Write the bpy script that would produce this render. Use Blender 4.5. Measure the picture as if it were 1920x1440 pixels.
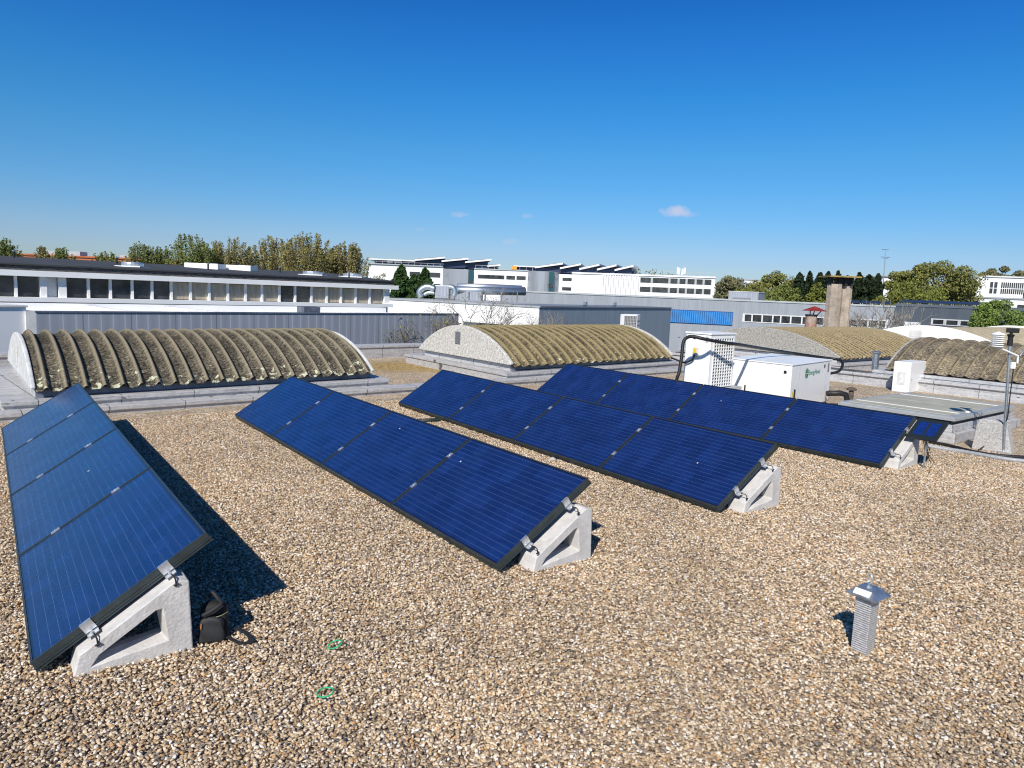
import bpy, bmesh, math, random
from mathutils import Vector, Matrix
import numpy as np
random.seed(7); rng = np.random.default_rng(11)
SC = bpy.context.scene; COL = SC.collection
R = math.radians
for o in list(bpy.data.objects): bpy.data.objects.remove(o)

# ------------------------------------------------------------ camera
F, PIT, ROLL, H = 1362.9, .1272, .0406, 2.0089
cd = bpy.data.cameras.new('camera'); cam = bpy.data.objects.new('camera', cd); COL.objects.link(cam)
cd.sensor_width = 36; cd.lens = 36 * F / 1920; cd.clip_start = .05; cd.clip_end = 6000
fw = Vector((0, math.cos(PIT), -math.sin(PIT))); U0 = Vector((0, math.sin(PIT), math.cos(PIT))); X0 = Vector((1, 0, 0))
Rt = X0 * math.cos(ROLL) + U0 * math.sin(ROLL); Up = -X0 * math.sin(ROLL) + U0 * math.cos(ROLL)
M = Matrix((Rt, Up, -fw)).transposed().to_4x4(); M.translation = (0, 0, H)
cam.matrix_world = M; SC.camera = cam
def ray(px, py): return fw + Rt * ((px - 960) / F) + Up * ((720 - py) / F)
def atz(px, py, z=0.): r = ray(px, py); return r * ((z - H) / r.z) + Vector((0, 0, H))
def aty(px, py, Y): r = ray(px, py); return r * (Y / r.y) + Vector((0, 0, H))
def proj(p):
    d = Vector(p) - Vector((0, 0, H)); f = d.dot(fw); return 960 + F * d.dot(Rt) / f, 720 - F * d.dot(Up) / f
def az(a, l=1.): return Vector((math.sin(R(a)) * l, math.cos(R(a)) * l, 0))

# ------------------------------------------------------------ sky, sun, exposure
SUN_AZ, SUN_EL = 17., 38.5                     # shadows fall towards azimuth SUN_AZ
w = bpy.data.worlds.new('World'); SC.world = w; w.use_nodes = True
nt = w.node_tree; nt.nodes.clear()
sky = nt.nodes.new('ShaderNodeTexSky'); sky.sky_type = 'NISHITA'; sky.sun_disc = False
sky.sun_elevation = R(SUN_EL); sky.sun_rotation = R(180 + SUN_AZ); sky.altitude = 0
sky.air_density = 1.0; sky.dust_density = .35; sky.ozone_density = 3.2
bg = nt.nodes.new('ShaderNodeBackground'); bg.inputs['Strength'].default_value = .11
wo = nt.nodes.new('ShaderNodeOutputWorld')
hs = nt.nodes.new('ShaderNodeHueSaturation'); hs.inputs['Saturation'].default_value = 1.22; hs.inputs['Value'].default_value = 1.0
nt.links.new(sky.outputs[0], hs.inputs['Color'])
sx_ = nt.nodes.new('ShaderNodeSeparateXYZ'); gt_ = nt.nodes.new('ShaderNodeTexCoord'); nt.links.new(gt_.outputs['Generated'], sx_.inputs[0])
cr0 = nt.nodes.new('ShaderNodeValToRGB'); nt.links.new(sx_.outputs[2], cr0.inputs[0])
st_ = [(0., (.60, .72, 1.0)), (.047, (.55, .665, .97)), (.07, (.52, .675, .94)), (.106, (.45, .71, .97)), (.177, (.36, .77, 1.0)), (.245, (.25, .76, 1.07)), (.309, (.19, .69, 1.10)), (.36, (.14, .61, 1.05)), (.62, (.17, .40, .66))]
while len(cr0.color_ramp.elements) < len(st_): cr0.color_ramp.elements.new(.5)
for e_, (p_, c_) in zip(cr0.color_ramp.elements, st_): e_.position = p_; e_.color = (*c_, 1)
tint = nt.nodes.new('ShaderNodeMixRGB'); tint.blend_type = 'MULTIPLY'; tint.inputs[0].default_value = 1; nt.links.new(hs.outputs[0], tint.inputs[1]); nt.links.new(cr0.outputs[0], tint.inputs[2])
# a few tiny fair-weather clouds, fixed in the sky by direction
geo = nt.nodes.new('ShaderNodeTexCoord'); last = tint.outputs[0]
nz = nt.nodes.new('ShaderNodeTexNoise'); nz.inputs['Scale'].default_value = 70; nz.inputs['Detail'].default_value = 5
nt.links.new(geo.outputs['Generated'], nz.inputs['Vector'])
def vm(op, a, b):
    n = nt.nodes.new('ShaderNodeVectorMath'); n.operation = op
    for i, v in enumerate((a, b)):
        if isinstance(v, (tuple, list, Vector)): n.inputs[i].default_value = tuple(v)
        else: nt.links.new(v, n.inputs[i])
    return n
def mt(op, a, b=0., clamp=False):
    n = nt.nodes.new('ShaderNodeMath'); n.operation = op; n.use_clamp = clamp
    for i, v in enumerate((a, b)):
        if isinstance(v, (int, float)): n.inputs[i].default_value = v
        else: nt.links.new(v, n.inputs[i])
    return n.outputs[0]
for (cx, cy, rx, ry, op) in ((1266, 397, 26, 12, .75), (862, 402, 20, 7, .35), (990, 405, 11, 5, .25), (958, 453, 16, 7, .28), (788, 430, 11, 4, .14), (1278, 402, 30, 7, .3)):
    d = ray(cx, cy).normalized(); a = Rt; b = d.cross(Rt).normalized()
    dif = vm('SUBTRACT', geo.outputs['Generated'], d).outputs[0]
    xa = mt('DIVIDE', vm('DOT_PRODUCT', dif, a).outputs['Value'], rx / F)
    yb = mt('DIVIDE', vm('DOT_PRODUCT', dif, b).outputs['Value'], ry / F)
    r2 = mt('ADD', mt('MULTIPLY', xa, xa), mt('MULTIPLY', yb, yb))
    fr = vm('DOT_PRODUCT', geo.outputs['Generated'], d).outputs['Value']
    s = mt('MULTIPLY', mt('SUBTRACT', mt('ADD', 1.0, mt('MULTIPLY', mt('SUBTRACT', nz.outputs[0], .5), 2.4)), r2), 1.0, True)
    s = mt('MULTIPLY', mt('MULTIPLY', s, op), mt('GREATER_THAN', fr, 0))
    mx = nt.nodes.new('ShaderNodeMixRGB'); nt.links.new(s, mx.inputs[0]); nt.links.new(last, mx.inputs[1]); mx.inputs[2].default_value = (5.6, 5.7, 7.2, 1)
    last = mx.outputs[0]
nt.links.new(last, bg.inputs['Color']); nt.links.new(bg.outputs[0], wo.inputs['Surface'])
sl = bpy.data.lights.new('sun', 'SUN'); sl.energy = 5.0; sl.angle = R(.5); sl.color = (1, .95, .87)
so = bpy.data.objects.new('sun', sl); COL.objects.link(so)
ld = az(SUN_AZ, math.cos(R(SUN_EL))) + Vector((0, 0, -math.sin(R(SUN_EL))))
so.rotation_euler = ld.to_track_quat('-Z', 'Y').to_euler(); so.location = (-20, -40, 40)
vs = SC.view_settings; SC.display_settings.display_device = 'sRGB'
vs.view_transform = 'Standard'; vs.look = 'None'; vs.exposure = 0.0; vs.gamma = 1.0
SC.render.engine = 'CYCLES'; SC.cycles.max_bounces = 6; SC.cycles.filter_width = 1.1

# ------------------------------------------------------------ materials
MATS = {}
def mat(name, col, rough=.7, metal=0., noise=None, bump=None, spec=.5, col2=None, stretch=None, coord='Object', coat=0):
    """noise=(scale, strength[, detail]); col2: second colour mixed in by noise; bump=(scale, distance)"""
    if name in MATS: return MATS[name]
    m = bpy.data.materials.new(name); m.use_nodes = True; t = m.node_tree; b = t.nodes['Principled BSDF']
    b.inputs['Base Color'].default_value = (*col, 1); b.inputs['Roughness'].default_value = rough
    b.inputs['Metallic'].default_value = metal; b.inputs['Specular IOR Level'].default_value = spec
    b.inputs['Coat Weight'].default_value = coat
    tc = t.nodes.new('ShaderNodeTexCoord'); mp = t.nodes.new('ShaderNodeMapping'); t.links.new(tc.outputs[coord], mp.inputs[0])
    if stretch: mp.inputs['Scale'].default_value = stretch
    if noise:
        n = t.nodes.new('ShaderNodeTexNoise'); n.inputs['Scale'].default_value = noise[0]; n.inputs['Detail'].default_value = noise[2] if len(noise) > 2 else 6
        n.inputs['Roughness'].default_value = .65
        t.links.new(mp.outputs[0], n.inputs['Vector'])
        cr = t.nodes.new('ShaderNodeValToRGB'); t.links.new(n.outputs['Fac'], cr.inputs[0])
        c2 = col2 or tuple(max(0, c * (1 - noise[1])) for c in col)
        c1 = col if col2 else tuple(min(1, c * (1 + noise[1] * .6)) for c in col)
        cr.color_ramp.elements[0].position = .36; cr.color_ramp.elements[1].position = .64
        cr.color_ramp.elements[0].color = (*c2, 1); cr.color_ramp.elements[1].color = (*c1, 1)
        t.links.new(cr.outputs[0], b.inputs['Base Color'])
    if bump:
        n2 = t.nodes.new('ShaderNodeTexNoise'); n2.inputs['Scale'].default_value = bump[0]; n2.inputs['Detail'].default_value = 8
        t.links.new(mp.outputs[0], n2.inputs['Vector'])
        bp = t.nodes.new('ShaderNodeBump'); bp.inputs['Strength'].default_value = 1; bp.inputs['Distance'].default_value = bump[1]
        t.links.new(n2.outputs['Fac'], bp.inputs['Height']); t.links.new(bp.outputs[0], b.inputs['Normal'])
    MATS[name] = m; return m
class NT:
    """tiny node helper"""
    def __init__(s, name, rough=.7, metal=0, spec=.5):
        s.m = bpy.data.materials.new(name); s.m.use_nodes = True; s.t = s.m.node_tree; s.b = s.t.nodes['Principled BSDF']
        s.b.inputs['Roughness'].default_value = rough; s.b.inputs['Metallic'].default_value = metal; s.b.inputs['Specular IOR Level'].default_value = spec
        s.tc = s.t.nodes.new('ShaderNodeTexCoord')
    def n(s, typ, ins=None, **kw):
        n = s.t.nodes.new(typ)
        for k, v in kw.items(): setattr(n, k, v)
        for k, v in (ins or {}).items(): s.set(n.inputs[k], v)
        return n
    def set(s, sock, v):
        if isinstance(v, bpy.types.NodeSocket): s.t.links.new(v, sock)
        else: sock.default_value = v
    def math(s, op, a, b=0., c=0., clamp=False):
        n = s.n('ShaderNodeMath', operation=op, use_clamp=clamp)
        s.set(n.inputs[0], a); s.set(n.inputs[1], b)
        if len(n.inputs) > 2: s.set(n.inputs[2], c)
        return n.outputs[0]
    def noise(s, vec, scale, detail=4, rough=.6):
        return s.n('ShaderNodeTexNoise', {'Vector': vec, 'Scale': scale, 'Detail': detail, 'Roughness': rough}).outputs['Fac']
    def ramp(s, fac, stops, interp='LINEAR'):
        n = s.n('ShaderNodeValToRGB', {0: fac}); cr = n.color_ramp; cr.interpolation = interp
        while len(cr.elements) < len(stops): cr.elements.new(.5)
        for e, (p, c) in zip(cr.elements, stops):
            e.position = p; e.color = (*c, 1) if len(c) == 3 else c
        return n.outputs[0]
    def mix(s, fac, a, b, mode='MIX'):
        n = s.n('ShaderNodeMixRGB', blend_type=mode); s.set(n.inputs[0], fac)
        s.set(n.inputs[1], (*a, 1) if isinstance(a, tuple) and len(a) == 3 else a); s.set(n.inputs[2], (*b, 1) if isinstance(b, tuple) and len(b) == 3 else b)
        return n.outputs[0]
    def mapping(s, vec, scale=(1, 1, 1), rot=(0, 0, 0)):
        return s.n('ShaderNodeMapping', {0: vec, 'Scale': scale, 'Rotation': rot}).outputs[0]
    def bump(s, h, dist):
        s.t.links.new(s.n('ShaderNodeBump', {'Height': h, 'Distance': dist, 'Strength': 1.}).outputs[0], s.b.inputs['Normal'])
    def col(s, c): s.set(s.b.inputs['Base Color'], c)

PEB = [(.0, (.15, .115, .085)), (.06, (.32, .24, .16)), (.18, (.52, .40, .26)), (.34, (.66, .52, .35)), (.47, (.38, .31, .24)), (.6, (.72, .60, .43)),
       (.74, (.80, .73, .62)), (.84, (.56, .35, .17)), (.90, (.24, .21, .19)), (.955, (.85, .82, .76))]
def gravel_ground():
    k = NT('gravel_ground', .9, spec=.15); v = k.tc.outputs['Object']
    a = k.n('ShaderNodeTexVoronoi', {'Vector': v, 'Scale': 58., 'Randomness': 1.}); sep = k.n('ShaderNodeSeparateColor', {0: a.outputs['Color']})
    c = k.ramp(sep.outputs[0], PEB, 'CONSTANT')
    edge = k.math('SUBTRACT', 1., k.math('MULTIPLY', a.outputs['Distance'], 1.3), clamp=True)
    big = k.noise(v, .35, 3); big2 = k.noise(v, 2.3, 4)
    c = k.mix(k.math('MULTIPLY', k.math('SUBTRACT', big, .42, clamp=True), 1.2), c, (.33, .25, .17))
    c = k.mix(1., c, k.ramp(big2, [(.3, (.8, .78, .76)), (.7, (1.1, 1.08, 1.04))]), 'MULTIPLY')
    # yellow-brown moss where leaf litter gathers behind the left vault
    pos = k.n('ShaderNodeVectorMath', {0: v, 1: (-2.7, 18.4, 0)}, operation='SUBTRACT').outputs[0]
    dist = k.n('ShaderNodeVectorMath', {0: pos}, operation='LENGTH').outputs['Value']
    mk = k.math('SUBTRACT', k.math('ADD', k.math('SUBTRACT', 2.0, dist), k.math('MULTIPLY', k.noise(v, 1.1, 6, .75), 1.6)), 1.0, clamp=True)
    c = k.mix(k.math('MULTIPLY', mk, .8), c, k.ramp(k.noise(v, 9., 5), [(.35, (.20, .13, .04)), (.6, (.55, .38, .13))]))
    k.col(c); k.bump(edge, .012); return k.m
def pebble_mat():
    k = NT('pebbles', .85, spec=.2)
    r = k.n('ShaderNodeObjectInfo').outputs['Random']
    c = k.ramp(r, PEB, 'CONSTANT'); v = k.tc.outputs['Object']
    pos = k.n('ShaderNodeNewGeometry').outputs['Position']
    mo_ = k.math('MULTIPLY', k.math('SUBTRACT', k.noise(pos, 1.7, 5, .7), .60, clamp=True), 5., clamp=True); c = k.mix(k.math('MULTIPLY', mo_, .22), c, (.20, .14, .07))
    n = k.noise(v, 1.6, 4); c = k.mix(1., c, k.ramp(k.noise(pos, .55, 3), [(.35, (.88, .87, .86)), (.6, (1.12, 1.10, 1.08))]), 'MULTIPLY'); c = k.mix(1., c, k.ramp(n, [(.3, (.72, .7, .68)), (.7, (1.15, 1.12, 1.1))]), 'MULTIPLY')
    k.col(c); return k.m
def cell_mat():
    # x up the slope 0..0.99, y along the row 0..1.65
    k = NT('solar_cells', .22, spec=.5); v = k.tc.outputs['Object']
    s = k.n('ShaderNodeSeparateXYZ', {0: v}); x, y = s.outputs[0], s.outputs[1]
    def line(c, pitch, off, wid):
        f = k.math('ABSOLUTE', k.math('SUBTRACT', k.math('FRACT', k.math('DIVIDE', k.math('SUBTRACT', c, off), pitch)), .5))
        return k.math('GREATER_THAN', f, .5 - wid / pitch / 2)
    bus = line(x, .0527, .0285 + .026, .0016)
    gapx = line(x, .158, .024, .0022); gapy = line(y, .1575, .037, .0022)
    cellid = k.n('ShaderNodeTexWhiteNoise', {0: k.n('ShaderNodeCombineXYZ', {0: k.math('FLOOR', k.math('DIVIDE', k.math('SUBTRACT', x, .024), .158)),
             1: k.math('FLOOR', k.math('DIVIDE', k.math('SUBTRACT', y, .037), .1575)), 2: k.math('MULTIPLY', k.n('ShaderNodeObjectInfo').outputs['Random'], 31.)}).outputs[0]}).outputs[0]
    gv = k.noise(v, 7., 3)
    t = k.math('ADD', k.math('MULTIPLY', cellid, .5), k.math('MULTIPLY', gv, .25))
    c = k.ramp(t, [(0., (.005, .017, .082)), (.5, (.007, .025, .118)), (1., (.010, .036, .165))])
    c = k.mix(k.math('MAXIMUM', gapx, gapy), c, (.004, .010, .06)); c = k.mix(k.math('MULTIPLY', bus, .75), c, (.13, .19, .36))
    mar = k.math('MAXIMUM', k.math('LESS_THAN', x, .024), k.math('GREATER_THAN', x, .966)); c = k.mix(mar, c, (.006, .008, .03))
    dust = k.noise(k.mapping(v, (1, 1, 1)), 3.5, 5, .7)
    c = k.mix(k.math('MULTIPLY', k.math('SUBTRACT', dust, .45, clamp=True), .06), c, (.16, .27, .50))
    k.col(c)
    k.set(k.b.inputs['Roughness'], k.ramp(dust, [(.3, (.22, .22, .22)), (.7, (.34, .34, .34))]))
    k.b.inputs['Coat Weight'].default_value = .45; k.b.inputs['Coat Roughness'].default_value = .16
    return k.m
def fibro_mat(name, pitch, off, base, ribc, lich, amount, darker, ribw=.17, bigk=.5):
    # UV: u = metres along the vault, v = 0..1 across its arc
    k = NT(name, .95, spec=.1); uv = k.tc.outputs['UV']; s = k.n('ShaderNodeSeparateXYZ', {0: uv}); u, v = s.outputs[0], s.outputs[1]
    P = k.tc.outputs['Object']
    st = k.noise(k.mapping(uv, (1.5, 44, 1)), 3., 7, .72); sp = k.noise(P, 42., 8, .82); big = k.noise(P, 1.3, 5, .7)
    c = k.ramp(st, [(.40, darker), (.5, base), (.62, tuple(min(1, q * 2.4) for q in base))])
    c = k.mix(1., c, k.ramp(k.noise(P, 2.6, 5, .6), [(.35, (.6, .6, .6)), (.65, (1.25, 1.22, 1.15))]), 'MULTIPLY')
    c = k.mix(1., c, k.ramp(sp, [(.38, (.4, .4, .4)), (.62, (1.6, 1.57, 1.5))]), 'MULTIPLY')
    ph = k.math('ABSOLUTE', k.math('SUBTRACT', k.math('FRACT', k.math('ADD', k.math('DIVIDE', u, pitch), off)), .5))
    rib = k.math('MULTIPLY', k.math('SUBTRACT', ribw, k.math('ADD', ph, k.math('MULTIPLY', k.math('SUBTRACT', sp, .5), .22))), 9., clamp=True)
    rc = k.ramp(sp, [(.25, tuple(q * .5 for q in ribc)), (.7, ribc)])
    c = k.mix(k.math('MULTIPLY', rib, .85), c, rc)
    c = k.mix(k.math('MULTIPLY', k.math('SUBTRACT', big, .5, clamp=True), bigk), c, ribc)
    # lichen: pale patches with their own outline, thickest towards the eaves where water runs
    ln = k.noise(P, 9.5, 5, .62); lo = k.math('MULTIPLY', k.math('SUBTRACT', k.math('ABSOLUTE', k.math('SUBTRACT', v, .5)), .34, clamp=True), 1.05)
    lm = k.math('MULTIPLY', k.math('SUBTRACT', k.math('ADD', ln, k.math('MULTIPLY', lo, amount)), .715), 18., clamp=True)
    c = k.mix(lm, c, k.ramp(sp, [(.3, tuple(q * .7 for q in lich)), (.6, lich)]))
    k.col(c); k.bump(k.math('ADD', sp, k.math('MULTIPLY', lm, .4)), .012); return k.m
def felt_mat(name, base, seam=1.05, axis='X'):
    k = NT(name, .55, metal=.15, spec=.4); v = k.tc.outputs['Object']; s = k.n('ShaderNodeSeparateXYZ', {0: v})
    n1 = k.noise(k.mapping(v, (1, 3, 8)), 2.2, 8, .75); n2 = k.noise(v, 14., 6, .7)
    c = k.ramp(n1, [(.3, tuple(q * .62 for q in base)), (.5, base), (.7, tuple(min(1, q * 1.25) for q in base))])
    c = k.mix(.35, c, k.ramp(n2, [(.35, tuple(q * .55 for q in base)), (.65, tuple(min(1, q * 1.3) for q in base))]))
    f = k.math('ABSOLUTE', k.math('SUBTRACT', k.math('FRACT', k.math('DIVIDE', k.math('ADD', s.outputs[axis], k.math('MULTIPLY', k.math('SUBTRACT', n2, .5), .05)), seam)), .5))
    c = k.mix(k.math('GREATER_THAN', f, .4935), c, (.12, .12, .125))
    cr = k.noise(k.mapping(v, (1, 1, 5)), 5., 6, .7)
    c = k.mix(k.math('MULTIPLY', k.math('SUBTRACT', cr, .625), 22., clamp=True), c, (.035, .035, .04))
    k.col(c); k.bump(n1, .02); return k.m
def clad_mat(name, base, pitch, linec, wid=.018, horiz=None):
    k = NT(name, .5, spec=.35); v = k.tc.outputs['Object']; s = k.n('ShaderNodeSeparateXYZ', {0: v})
    n = k.noise(k.mapping(v, (1, 1, .12)), 1.4, 5, .65)
    c = k.ramp(n, [(.3, tuple(q * .86 for q in base)), (.7, tuple(q * 1.1 for q in base))])
    def ln(c0, p, w0): return k.math('GREATER_THAN', k.math('ABSOLUTE', k.math('SUBTRACT', k.math('FRACT', k.math('DIVIDE', c0, p)), .5)), .5 - w0 / p / 2)
    c = k.mix(ln(s.outputs[0], pitch, wid), c, linec)
    c = k.mix(ln(k.math('ADD', s.outputs[0], pitch * .45), pitch * 4, wid), c, tuple(q * .55 for q in base))
    if horiz: c = k.mix(ln(s.outputs[2], horiz, wid), c, tuple(q * .6 for q in base))
    k.col(c); k.bump(k.math('SINE', k.math('MULTIPLY', s.outputs[0], 2 * math.pi / pitch)), .0015); return k.m
def leaf_mat(name, c1, c2, rough=.7):
    k = NT(name, rough, spec=.25); v = k.tc.outputs['Object']
    c = k.ramp(k.noise(v, .9, 4, .7), [(.3, c1), (.68, c2)])
    wn = k.n('ShaderNodeTexWhiteNoise', {0: k.mapping(v, (7, 7, 7))}, noise_dimensions='3D').outputs[0]
    k.col(k.mix(1., c, k.ramp(k.noise(v, 14., 2), [(.3, (.6, .6, .6)), (.7, (1.3, 1.3, 1.25))]), 'MULTIPLY'))
    k.b.inputs['Subsurface Weight'].default_value = 0
    return k.m

CONC = mat('concrete_block', (.60, .575, .545), .9, noise=(9, .16), bump=(60, .004), spec=.2)
CONC2 = mat('aggregate_concrete', (.50, .48, .455), .9, noise=(45, .35), bump=(70, .004), spec=.2)
GLASSC = cell_mat()
ALBLK = mat('frame_anodised', (.075, .095, .10), .38, metal=.6, noise=(8, .2))
BLKRAIL = mat('rail_black', (.02, .022, .024), .5)
ALU = mat('bare_aluminium', (.78, .79, .8), .35, metal=.8, noise=(20, .15))
STRAP = mat('black_strap', (.012, .012, .012), .7)
CABLE = mat('black_cable', (.014, .014, .015), .55)
GALV = mat('galvanised_steel', (.55, .60, .63), .38, metal=.85, noise=(16, .28), bump=(40, .0015))
WHITE = mat('white_render', (.88, .875, .86), .8, noise=(.5, .05))
WHITEP = mat('white_powdercoat', (.88, .88, .86), .35, noise=(1.5, .03))
WHITES = mat('white_stained', (.74, .735, .72), .85, noise=(3, .12), col2=(.60, .59, .57))
FELT = felt_mat('aluminised_felt', (.52, .51, .50)); FELT2 = felt_mat('aluminised_felt_side', (.53, .53, .535), .95)
FELTD = mat('dark_roof_felt', (.052, .055, .06), .85, noise=(.6, .25), bump=(30, .01))
BLACKF = mat('black_bitumen', (.03, .028, .028), .8, noise=(4, .5), col2=(.15, .14, .13), stretch=(1, 1, 4))
GUT = mat('gutter_metal', (.17, .19, .23), .5, metal=.3, noise=(3, .4))
DARKGL = mat('dark_window', (.05, .055, .06), .1, noise=(1.2, .6), spec=.6)
BEIGEGL = mat('curtained_window', (.44, .38, .29), .35, noise=(2.2, .3), stretch=(3, 1, .4))
SOIL = mat('earth', (.12, .11, .08), .95, noise=(.05, .4), col2=(.08, .10, .05))

# ------------------------------------------------------------ mesh helpers
class MB:
    def __init__(s): s.v = []; s.f = []; s.uv = None
    def add(s, vs, fs):
        n = len(s.v); s.v += [tuple(p) for p in vs]; s.f += [tuple(i + n for i in f) for f in fs]; return s
    def box(s, x0, x1, y0, y1, z0, z1, M=None):
        c = [Vector((x, y, z)) for z in (z0, z1) for y in (y0, y1) for x in (x0, x1)]
        if M: c = [M @ p for p in c]
        return s.add(c, [(0, 2, 3, 1), (4, 5, 7, 6), (0, 1, 5, 4), (2, 6, 7, 3), (0, 4, 6, 2), (1, 3, 7, 5)])
    def obox(s, o, a, b, c):
        o, a, b, c = map(Vector, (o, a, b, c))
        P = [o + a * i + b * j + c * k for k in (0, 1) for j in (0, 1) for i in (0, 1)]
        fs = [(0, 2, 3, 1), (4, 5, 7, 6), (0, 1, 5, 4), (2, 6, 7, 3), (0, 4, 6, 2), (1, 3, 7, 5)]
        if a.cross(b).dot(c) < 0: fs = [f[::-1] for f in fs]
        return s.add(P, fs)
    def tube(s, pts, r, n=8, cap=True):
        pts = [Vector(p) for p in pts]; rs = r if isinstance(r, (list, tuple)) else [r] * len(pts)
        base = len(s.v); prev = None
        for i, p in enumerate(pts):
            t = (pts[min(i + 1, len(pts) - 1)] - pts[max(i - 1, 0)]).normalized()
            if prev is None: u = t.orthogonal().normalized()
            else: u = (prev - t * prev.dot(t)).normalized()
            prev = u; w_ = t.cross(u)
            for j in range(n):
                a = 2 * math.pi * j / n; s.v.append(tuple(p + (u * math.cos(a) + w_ * math.sin(a)) * rs[i]))
        for i in range(len(pts) - 1):
            for j in range(n):
                a = base + i * n + j; b = base + i * n + (j + 1) % n; s.f.append((a, b, b + n, a + n))
        if cap: s.f.append(tuple(range(base + n - 1, base - 1, -1))); e = base + (len(pts) - 1) * n; s.f.append(tuple(range(e, e + n)))
        return s
    def lathe(s, prof, o=(0, 0, 0), n=24):
        base = len(s.v); o = Vector(o)
        for (r, z) in prof:
            for j in range(n): a = 2 * math.pi * j / n; s.v.append((o.x + r * math.cos(a), o.y + r * math.sin(a), o.z + z))
        for i in range(len(prof) - 1):
            for j in range(n): a = base + i * n + j; b = base + i * n + (j + 1) % n; s.f.append((a, b, b + n, a + n))
        s.f.append(tuple(range(base + n - 1, base - 1, -1))); e = base + (len(prof) - 1) * n; s.f.append(tuple(range(e, e + n)))
        return s
    def prism(s, poly, o, a, b, c):
        """polygon in plane (a,b) at o extruded by vector c"""
        o, a, b, c = map(Vector, (o, a, b, c)); n = len(poly)
        P = [o + a * x + b * y for x, y in poly]; P += [p + c for p in P]
        fs = [tuple(range(n - 1, -1, -1)), tuple(range(n, 2 * n))] + [(i, (i + 1) % n, (i + 1) % n + n, i + n) for i in range(n)]
        return s.add(P, fs)
    def build(s, name, m, parent=None, world=True, smooth=False, bevel=0, loc=None):
        me = bpy.data.meshes.new(name); o = bpy.data.objects.new(name, me); off = Vector((0, 0, 0))
        if parent is not None and world:
            q = parent
            while q is not None: off += q.location; q = q.parent
        if parent is None and loc is not None: off = Vector(loc); o.location = off
        me.from_pydata([tuple(Vector(p) - off) for p in s.v] if off.length else s.v, [], s.f)
        for mm in (m if isinstance(m, (list, tuple)) else [m]): me.materials.append(mm)
        if s.uv is not None:
            l = me.uv_layers.new(name='UVMap')
            li = np.zeros(len(me.loops), int); me.loops.foreach_get('vertex_index', li)
            l.data.foreach_set('uv', np.array(s.uv, float)[li].ravel())
        if smooth: me.polygons.foreach_set('use_smooth', [True] * len(me.polygons))
        COL.objects.link(o)
        if not s.uv:
            bm = bmesh.new(); bm.from_mesh(me); bmesh.ops.recalc_face_normals(bm, faces=bm.faces); bm.to_mesh(me); bm.free()
        if bevel:
            bv = o.modifiers.new('bevel', 'BEVEL'); bv.width = bevel; bv.segments = 2; bv.limit_method = 'ANGLE'
        if parent is not None: o.parent = parent
        me.update(); return o
def tag(o, label=None, cat=None, group=None, kind=None):
    if label: o['label'] = label
    if cat: o['category'] = cat
    if group: o['group'] = group
    if kind: o['kind'] = kind
    return o
def thing(name, label, cat, loc=(0, 0, 0), group=None, rotz=0.):
    o = bpy.data.objects.new(name, None); COL.objects.link(o); o.location = loc; o.rotation_euler = (0, 0, rotz); o.empty_display_size = .2
    return tag(o, label, cat, group)
def copy_tree(o, parent=None):
    c = o.copy(); COL.objects.link(c); c.parent = parent
    for ch in [q for q in bpy.data.objects if q.parent == o]: copy_tree(ch, c)
    return c
def subpart(mb, name, m, parent, **k): return mb.build(name, m, parent, **k)

# ------------------------------------------------------------ setting: ground far below, gravel roof
tag(MB().add([(-2500, -60, -5.6), (2500, -60, -5.6), (2500, 3500, -5.6), (-2500, 3500, -5.6)], [(0, 1, 2, 3)]).build('ground', SOIL), kind='structure')
A0 = Vector((-6.64, 10.02, 0)); SA = az(46.5); TA = az(-43.5)
def st(s, t, z=0.): p = A0 + SA * s + TA * t; return Vector((p.x, p.y, z))
g = MB(); pts = [st(-14, -30), st(75, -30), st(75, 6.2), st(-14, 6.2)]
pts = [st(-22, -24), st(50, -24), st(50, 2.5), st(21, 3.6), st(21.0, 5.9), st(-22, 5.9)]
g.prism([(p.x, p.y) for p in pts], (0, 0, -5.59), (1, 0, 0), (0, 1, 0), (0, 0, 5.59))
GG = gravel_ground(); tag(g.build('roof_deck', GG), kind='structure')

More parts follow.
